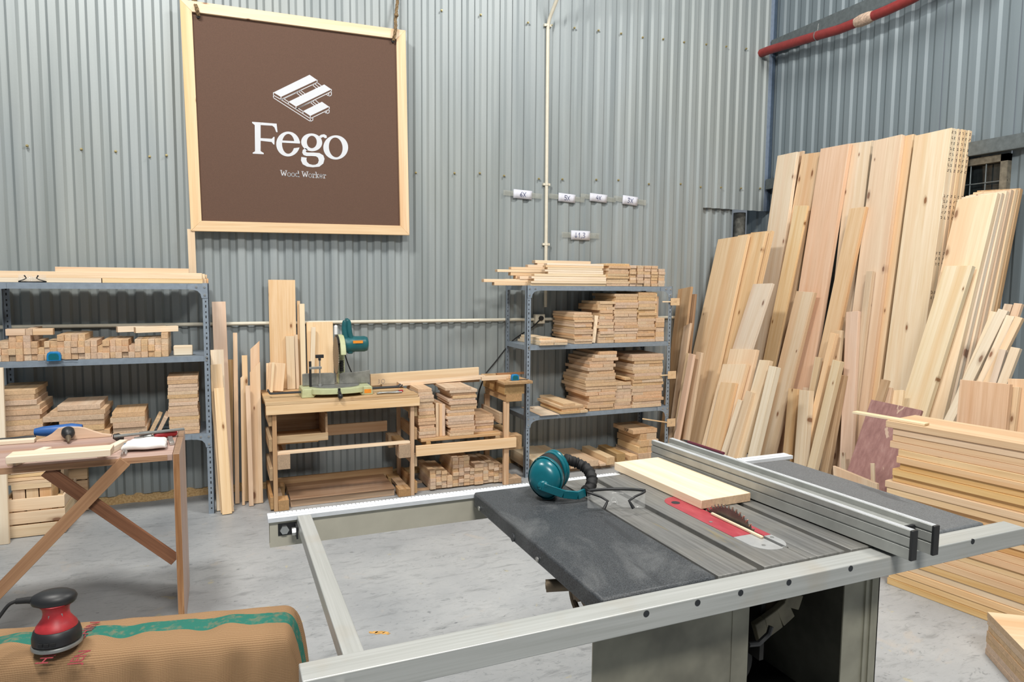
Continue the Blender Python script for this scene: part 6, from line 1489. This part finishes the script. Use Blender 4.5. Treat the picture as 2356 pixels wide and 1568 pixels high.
for i in range(6):
    # each board lies flat on the one behind it; the stamped edges face the saw
    d = i*.0345
    m0 = apl
    TLp, TRp, BLp = q8(1362, 100), q8(1680, 25), q8(1180, 1500)
    P, Q, R_ = (plane_pt(*p, 'x', B0, S0_) for p in (TLp, TRp, BLp))
    n = V((-1, 0, S0_)).normalized(); up = (P-R_).normalized(); yl = n.cross(up).normalized(); W = abs((Q-P).dot(yl)); sg_ = 1 if (Q-P).dot(yl) > 0 else -1
    L = (P.z)/up.z - .02
    top = P + yl*sg_*W/2 + up*((Q-P).dot(up)/2) + V((0, rnd.uniform(-.006, .006) if i else 0, rnd.uniform(-.006, .004) if i else 0))
    c_ = top - up*L/2 - n*(d + .0172)
    m = Matrix((up, yl, n)).transposed().to_4x4(); m.translation = c_
    o = board('stamped_board', m, L, W, .0335, 'pine_pale' if i in (0, 1) else 'pine', ('big knotty board at the front of the stamped stack on the right wall' if i == 0 else '%s board of the stamped stack on the right wall, only its edge showing' % (ORD[i+1] if i < 5 else 'rearmost')), 'board', G)
    lo = min((m @ V((-L/2, sy*W/2, sz*.017))).z for sy in (-1, 1) for sz in (-1, 1)); 
    o.matrix_basis = Matrix.Translation((0, 0, -lo+.0003)) @ m; MW[o] = o.matrix_basis.copy()
    edge = -sg_*-1
    # stencil marks along the near edge
    mk_ = MW[o] @ Matrix.Translation((0, sg_*(W/2+.0004), 0))
    r2 = random.Random(5+i)
    for (a0, a1) in ((.02, .30), (.44, .60), (.82, .90), (1.08, 1.13)):
        f = a0; b = MB()
        while f < a1:
            for k_ in range(3):
                x = L/2 - f - k_*.006; h = r2.uniform(.006, .014)
                if k_ != 1: b.box((x, 0, r2.uniform(-.005, .005)), (.0032, .0006, h))
                else: b.box((x, 0, r2.uniform(-.004, .004)), (.008, .0006, .003))
            f += .036
        b.build('stencil_lettering', 'ink_black', o, mk_, smooth=False)
# second layer, shorter boards standing in front of the row
tall('shorter board with a dark edge over the second tall board', q8(330, 716), q8(440, 725), q8(170, 1500), 'pine', -1.3, .02)
tall('shorter knotty board leaning over the greyish tall one', q8(800, 748), q8(940, 730), q8(640, 1500), 'pine', -1, .03)
tall('slim pale batten standing against the greyish tall board', q9(240, 772), q9(270, 770), qb(985, 1290), 'pine_end', -1.2, .03)
tall('short cut piece of board below the dark-edged shorter board', qb(262, 95), qb(392, 98), qb(205, 420), 'pine_pink', -.7, .02)
tall('wide pale board leaning foremost in the middle of the right wall row', q7(840, 480), q7(945, 488), qb(165, 1170), 'pine_pale', -2.6, .032)
tall('tapering batten left of the slim pair at the row foot', qb(470, 552), qb(560, 556), qb(415, 1180), 'pine', -3.8, .034)
tall('square-ended batten right of the tapering one at the row foot', qb(573, 565), qb(670, 575), qb(522, 1240), 'pine_pale', -5.7, .05)
tall('short batten with a rough top behind the square-ended one', qb(605, 545), qb(720, 548), qb(560, 1000), 'pine_end', -2.1, .03)
tall('narrow batten half hidden behind the long slanting batten', qb(722, 250), qb(772, 260), qb(668, 540), 'pine_pale', -3.05, .028)
tall('long slanting batten right of the square-ended one', qb(868, 25), qb(920, 30), qb(572, 1265), 'pine', -4.2, .036)
tall('thin tall batten behind the slanting batten', qb(905, 0), qb(975, 0), qb(880, 270), 'pine', -2.05, .03)
tall('square batten right of the long slanting batten', qb(890, 280), qb(965, 296), qb(648, 1290), 'pine_pale', -5.7, .044)
tall('brownish batten right of the square batten', qb(928, 416), qb(1000, 430), qb(770, 1325), 'pine_old', -3.3, .04)
tall('pinkish batten with a flat top before the greyish tall board', q7(1130, 598), q7(1200, 600), qb(965, 1000), 'pine_pink', -2.1, .028)
for i, (tl, tr, bl, mat, nm) in enumerate(((qb(965, 1155), qb(1000, 1158), qb(970, 1290), 'pine_pale', 'low thin stick'),)):
    tall('%s standing at the foot of the row beside the red-brown plywood' % nm, tl, tr, bl, mat, -4.5, .015)
# the lower group in the corner, left of the tall row
def low(lab, TL, TR, BL, mat='pine', lay=0, th=.028, **kw): return lean(lab, 'x', 3.60+lay*.032, .25, TL, TR, BL, mat, th, **kw)
low('broad board with a dark stained edge at the far left of the corner group', q7(385, 180), q7(560, 153), q7(127, 1335), 'pine')
low('broad board with a reddish streak, second of the corner group', q7(500, 158), q7(664, 133), q7(225, 1360), 'pine', 1.4)
low('shorter board with dark knots at its top in the corner group', q7(588, 440), q7(700, 436), q7(405, 1010), 'pine_pale', -1.2)
low('third board of the corner group, behind the tall knotty one', q7(575, 142), q7(700, 128), q7(300, 1340), 'pine_end', 2.7)
low('board with a blank pale patch at its top in the corner group', q7(455, 818), q7(608, 822), q7(330, 1360), 'pine', -2.3, .034)
low('pale short board low in front of the corner group', q7(412, 905), q7(560, 905), q7(290, 1370), 'pine_pale', -3.4, .022)
low('smooth short board left of the stepped battens in the corner group', q7(400, 1010), q7(490, 1016), q7(310, 1395), 'pine', -4.3, .022)
low('narrow batten of the stepped trio in the corner group', q7(500, 1112), q7(522, 1116), q7(400, 1420), 'pine_pale', -5.2, .03)
low('middle batten of the stepped trio in the corner group', q7(548, 1062), q7(585, 1068), q7(440, 1430), 'pine', -5.6, .03)
low('tallest batten of the stepped trio in the corner group', q7(625, 882), q7(684, 886), q7(465, 1440), 'pine_pale', -4.6, .04)
low('lone square batten before the wide pale board in the corner', q7(682, 915), q7(722, 926), q7(556, 1440), 'pine_pale', -6.2, .05)
# odds and ends between the right rack and the corner group
def odd(lab, TL, TR, BL, mat='pine', lay=0, th=.022, **kw): return lean(lab, 'x', 3.455-lay*.026, .14, TL, TR, BL, mat, th, **kw)
odd('old grey-green board beside the right rack, standing behind the wooden tags', qa(300, 95), qa(412, 72), qa(216, 760), 'pine_old', 0)
odd('reddish narrow board behind the grey-green one beside the right rack', qa(400, 135), qa(445, 140), qa(375, 390), 'brace', -1.2)
odd('planed board with a slanted top leaning before the grey-green one', qa(345, 415), qa(404, 384), qa(222, 1290), 'pine_end', 1.2)
odd('thin strip beside the planed slanted board near the right rack', qa(368, 640), qa(390, 645), qa(275, 1200), 'pine', 2.15, .018)
odd('greyish narrow board before the corner group near the right rack', qa(392, 645), qa(434, 654), qa(262, 1355), 'pine_pink', 3.2)
odd('short smooth board at the left foot of the corner group', qa(455, 630), qa(500, 640), qa(335, 1390), 'pine_end', 0.4)
# right-hand group
B1, S1 = 3.90, .26
for i in range(6):
    d = i*.036
    lab = 'broad board with a grey streak at the front of the rightmost leaning stack' if i == 0 else '%s board of the rightmost leaning stack, edge showing' % (ORD[i+1] if i < 5 else 'rearmost')
    lean(lab, 'x', B1+d*1.04, S1, (2203+i*9.0, 460.5-i*4.2), (2295+i*10.5, 444-i*2.0), (2165+i*9.5, 618), ('pine', 'pine_pale', 'pine', 'pine_end', 'pine', 'pine_old')[i], .030, group='rightmost leaning stack')
lean('striped pale board leaning foremost on the rightmost stack', 'x', B1-.06, S1, (2172, 613), (2237, 612), (2073, 932), 'pine_pale', .034)
G = 'slats leaning at the right behind the timber stack'
for i, (tl, tr, bl, lay, mat, nm) in enumerate(((qc(1130, 338), qc(1195, 340), qc(700, 1350), 0, 'pine_pale', 'leftmost long'), (qc(1205, 310), qc(1300, 330), qc(860, 1010), -1, 'pine_pale', 'second'), (qc(1285, 370), qc(1365, 390), qc(1000, 1010), -2, 'pine_pale', 'third'), (qc(1375, 382), qc(1445, 405), qc(1130, 880), -3, 'pine_pale', 'fourth'), (qc(1265, 258), qc(1345, 268), qc(1160, 560), 1, 'pine_end', 'rear left'), (qc(1362, 250), qc(1440, 262), qc(1280, 500), 1, 'pine_end', 'rear right'), (qc(1215, 710), qc(1280, 725), qc(1120, 1030), -4.0, 'pine_pink', 'short left'), (qc(1330, 688), qc(1420, 710), qc(1200, 1035), -5.0, 'pine_pale', 'short right'))):
    lean('%s pale slat leaning behind the pine panel at the far right' % nm, 'x', 3.62+lay*.030, .30, tl, tr, bl, mat, .024, group=G)
lean('square pine panel standing upright behind the big timber stack', 'x', 3.38, .10, qc(822, 1016), qc(1318, 1062), qc(785, 1420), 'pine_end', .026)
lean('second panel close behind the square pine panel', 'x', 3.412, .10, qc(1000, 1080), qc(1410, 1090), qc(960, 1420), 'pine', .024)
lean('knotty short plank at the right edge behind the pine panel', 'x', 3.44, .10, qc(1300, 1000), qc(1560, 1020), qc(1290, 1400), 'pine', .03)
# red-brown plywood sheet and the offcuts round it
lean('red-brown plywood sheet with pale scuffs leaning left of the big timber stack', 'x', 3.36, .46, qb(1255, 660), qb(1733, 762), qb(1035, 1310), 'film_ply', .020, cat='plywood sheet', name='plywood_sheet')
for i, (tl, tr, bl, mat, nm) in enumerate(((qb(1352, 462), qb(1420, 480), qb(1290, 670), 'pine_old', 'striped offcut'), (qb(1395, 540), qb(1450, 550), qb(1370, 690), 'pine_end', 'short offcut'), (qb(1458, 565), qb(1560, 575), qb(1440, 710), 'pine', 'wider offcut'))):
    lean('%s standing behind the top of the red-brown plywood sheet' % nm, 'x', 3.62+.03*i, .34, tl, tr, bl, mat, .022, cat='offcut')
p0, p1 = plane_pt(*qb(893, 1320), 'x', 3.30, 0), plane_pt(*qb(1312, 1470), 'x', 3.22, 0)
p0, p1 = az(1920, 1092, .30), az(2018, 1125, .26)
A0 = V((3.16, 2.93, .0)); 
pa_, pb_ = ax(1917, 1085, 3.24), ax(2017, 1122, 3.24)
lean('low plank standing on edge before the red-brown plywood sheet', 'x', 3.235, .03, (1916, 1071), (2017, 1112), (1917, 1090), 'pine', .018)
lean('thin stick standing before the red-brown plywood sheet', 'x', 3.26, .15, qb(1247, 1258), qb(1279, 1262), qb(1250, 1420), 'pine_pale', .012, cat='stick')
# ---------------------------------------------------------------- big timber stack
u = V((-.17, .985, 0)).normalized(); wv_ = V((u.y, -u.x, 0))       # long direction, and across towards the wall
C0 = V((2.962, 2.235, 0)); 
zTop = .80; NL = 25; h = zTop/NL; WS = .27; LEN = 1.75
G = 'layers of the big timber stack at the right'
r3 = random.Random(21)
out = [0, .002, .004, .0, .006, .002, .004, .006, .012, .018, .010, .012, .028, .006, .024, .032, .004, .026, .008, .034, .018, .010, .0, .004, .010]
for i in range(NL):
    jx = r3.uniform(-.004, .004); jl = (r3.uniform(-.03, .035) if i > 6 else r3.uniform(-.01, .01)); o_ = -out[i]*.6
    if i == NL-1: jl = .05
    c_ = C0 + u*(jl - LEN/2) + wv_*(WS/2 + o_ + jx) + V((0, 0, h*(i+.5)))
    board('stacked_board', frame(c_, u), LEN, WS, h-.0009, ('stack_pine', 'pine', 'stack_pine', 'stack_pine')[(i*7) % 4], '%s of the big timber stack at the right' % (('bottom board', 'top board')[i > 0] if i in (0, NL-1) else nth(i, NL, 'board up')), 'board', G)
for i in range(0):
    pass
st_ = C0 + u*.03 + wv_*.03 + V((0, 0, zTop))
stick('thin_strip', st_ - u*.15 + V((0, 0, .0065)), st_ + u*.20 + V((0, 0, .0065)), .045, .011, 'pine_pale', label='thin strip poking out over the plywood from the top of the timber stack', cat='batten')
# chunky glued block at the lower right corner
bk = thing('glued_block', 'chunky block of glued pine boards on the floor at the lower right corner', 'block', (2.75, 1.6, 0))
A_ = az(2262, 1520, .0); 
kx_ = V((.985, .17, 0)); ky_ = V((-.17, .985, 0))
o0 = az(2250, 1500, .02); zt_ = .17
P1_ = az(2275, 1408, zt_+.0)
base = V((P1_.x, P1_.y, 0))
e1 = (az(2340, 1475, zt_)-P1_); e1.z = 0; e1.normalize(); e2 = V((-e1.y, e1.x, 0)) 
if e2.x < 0: e2 = -e2
mk = Matrix((e1, e2, e1.cross(e2))).transposed().to_4x4(); mk.translation = base
flip = e1.cross(e2).z
for i in range(7):
    d = .0245; a = V((rnd.uniform(-.004, .004), rnd.uniform(-.006, .006)-.0, 0))
    zc = d*(i+.5)
    off = e2*0 + e1*0 - e2*(.012*(6-i)/6)
    c_ = base + e1*.16 + e2*.15 + V((0, 0, zc)) + e1*a.x + e2*a.y
    board('glued_layer', frame(c_, e2), .30, .32, d-.0006, 'pine_end' if i % 2 else 'pine', parent=bk)
# ================================================================ light
w = bpy.data.worlds.new('world'); SC.world = w; w.use_nodes = True
bg = w.node_tree.nodes['Background']; bg.inputs['Color'].default_value = (.80, .90, 1.0, 1); bg.inputs['Strength'].default_value = .42
def area(name, loc, size, power, color, target):
    l = bpy.data.lights.new(name, 'AREA'); l.shape = 'RECTANGLE'; l.size, l.size_y = size; l.energy = power; l.color = color
    o = bpy.data.objects.new(name, l); COL.objects.link(o); o.location = loc
    o.rotation_euler = (V(target)-V(loc)).to_track_quat('-Z', 'Y').to_euler(); return o
area('highbay_lamp', (-1.2, 1.9, 5.2), (1.2, .35), 380, (1.0, .965, .91), (1.4, 4.0, .8))
area('highbay_lamp.001', (3.1, 1.6, 5.4), (1.2, .35), 280, (1.0, .965, .915), (2.4, 3.6, .8))
area('front_fill_lamp', (0.4, -2.0, 4.8), (1.6, .6), 410, (1.0, .965, .91), (1.4, 4.0, .6))  # added fill lamp behind the camera, brightens faces turned to the room
SC.view_settings.exposure = -0.98
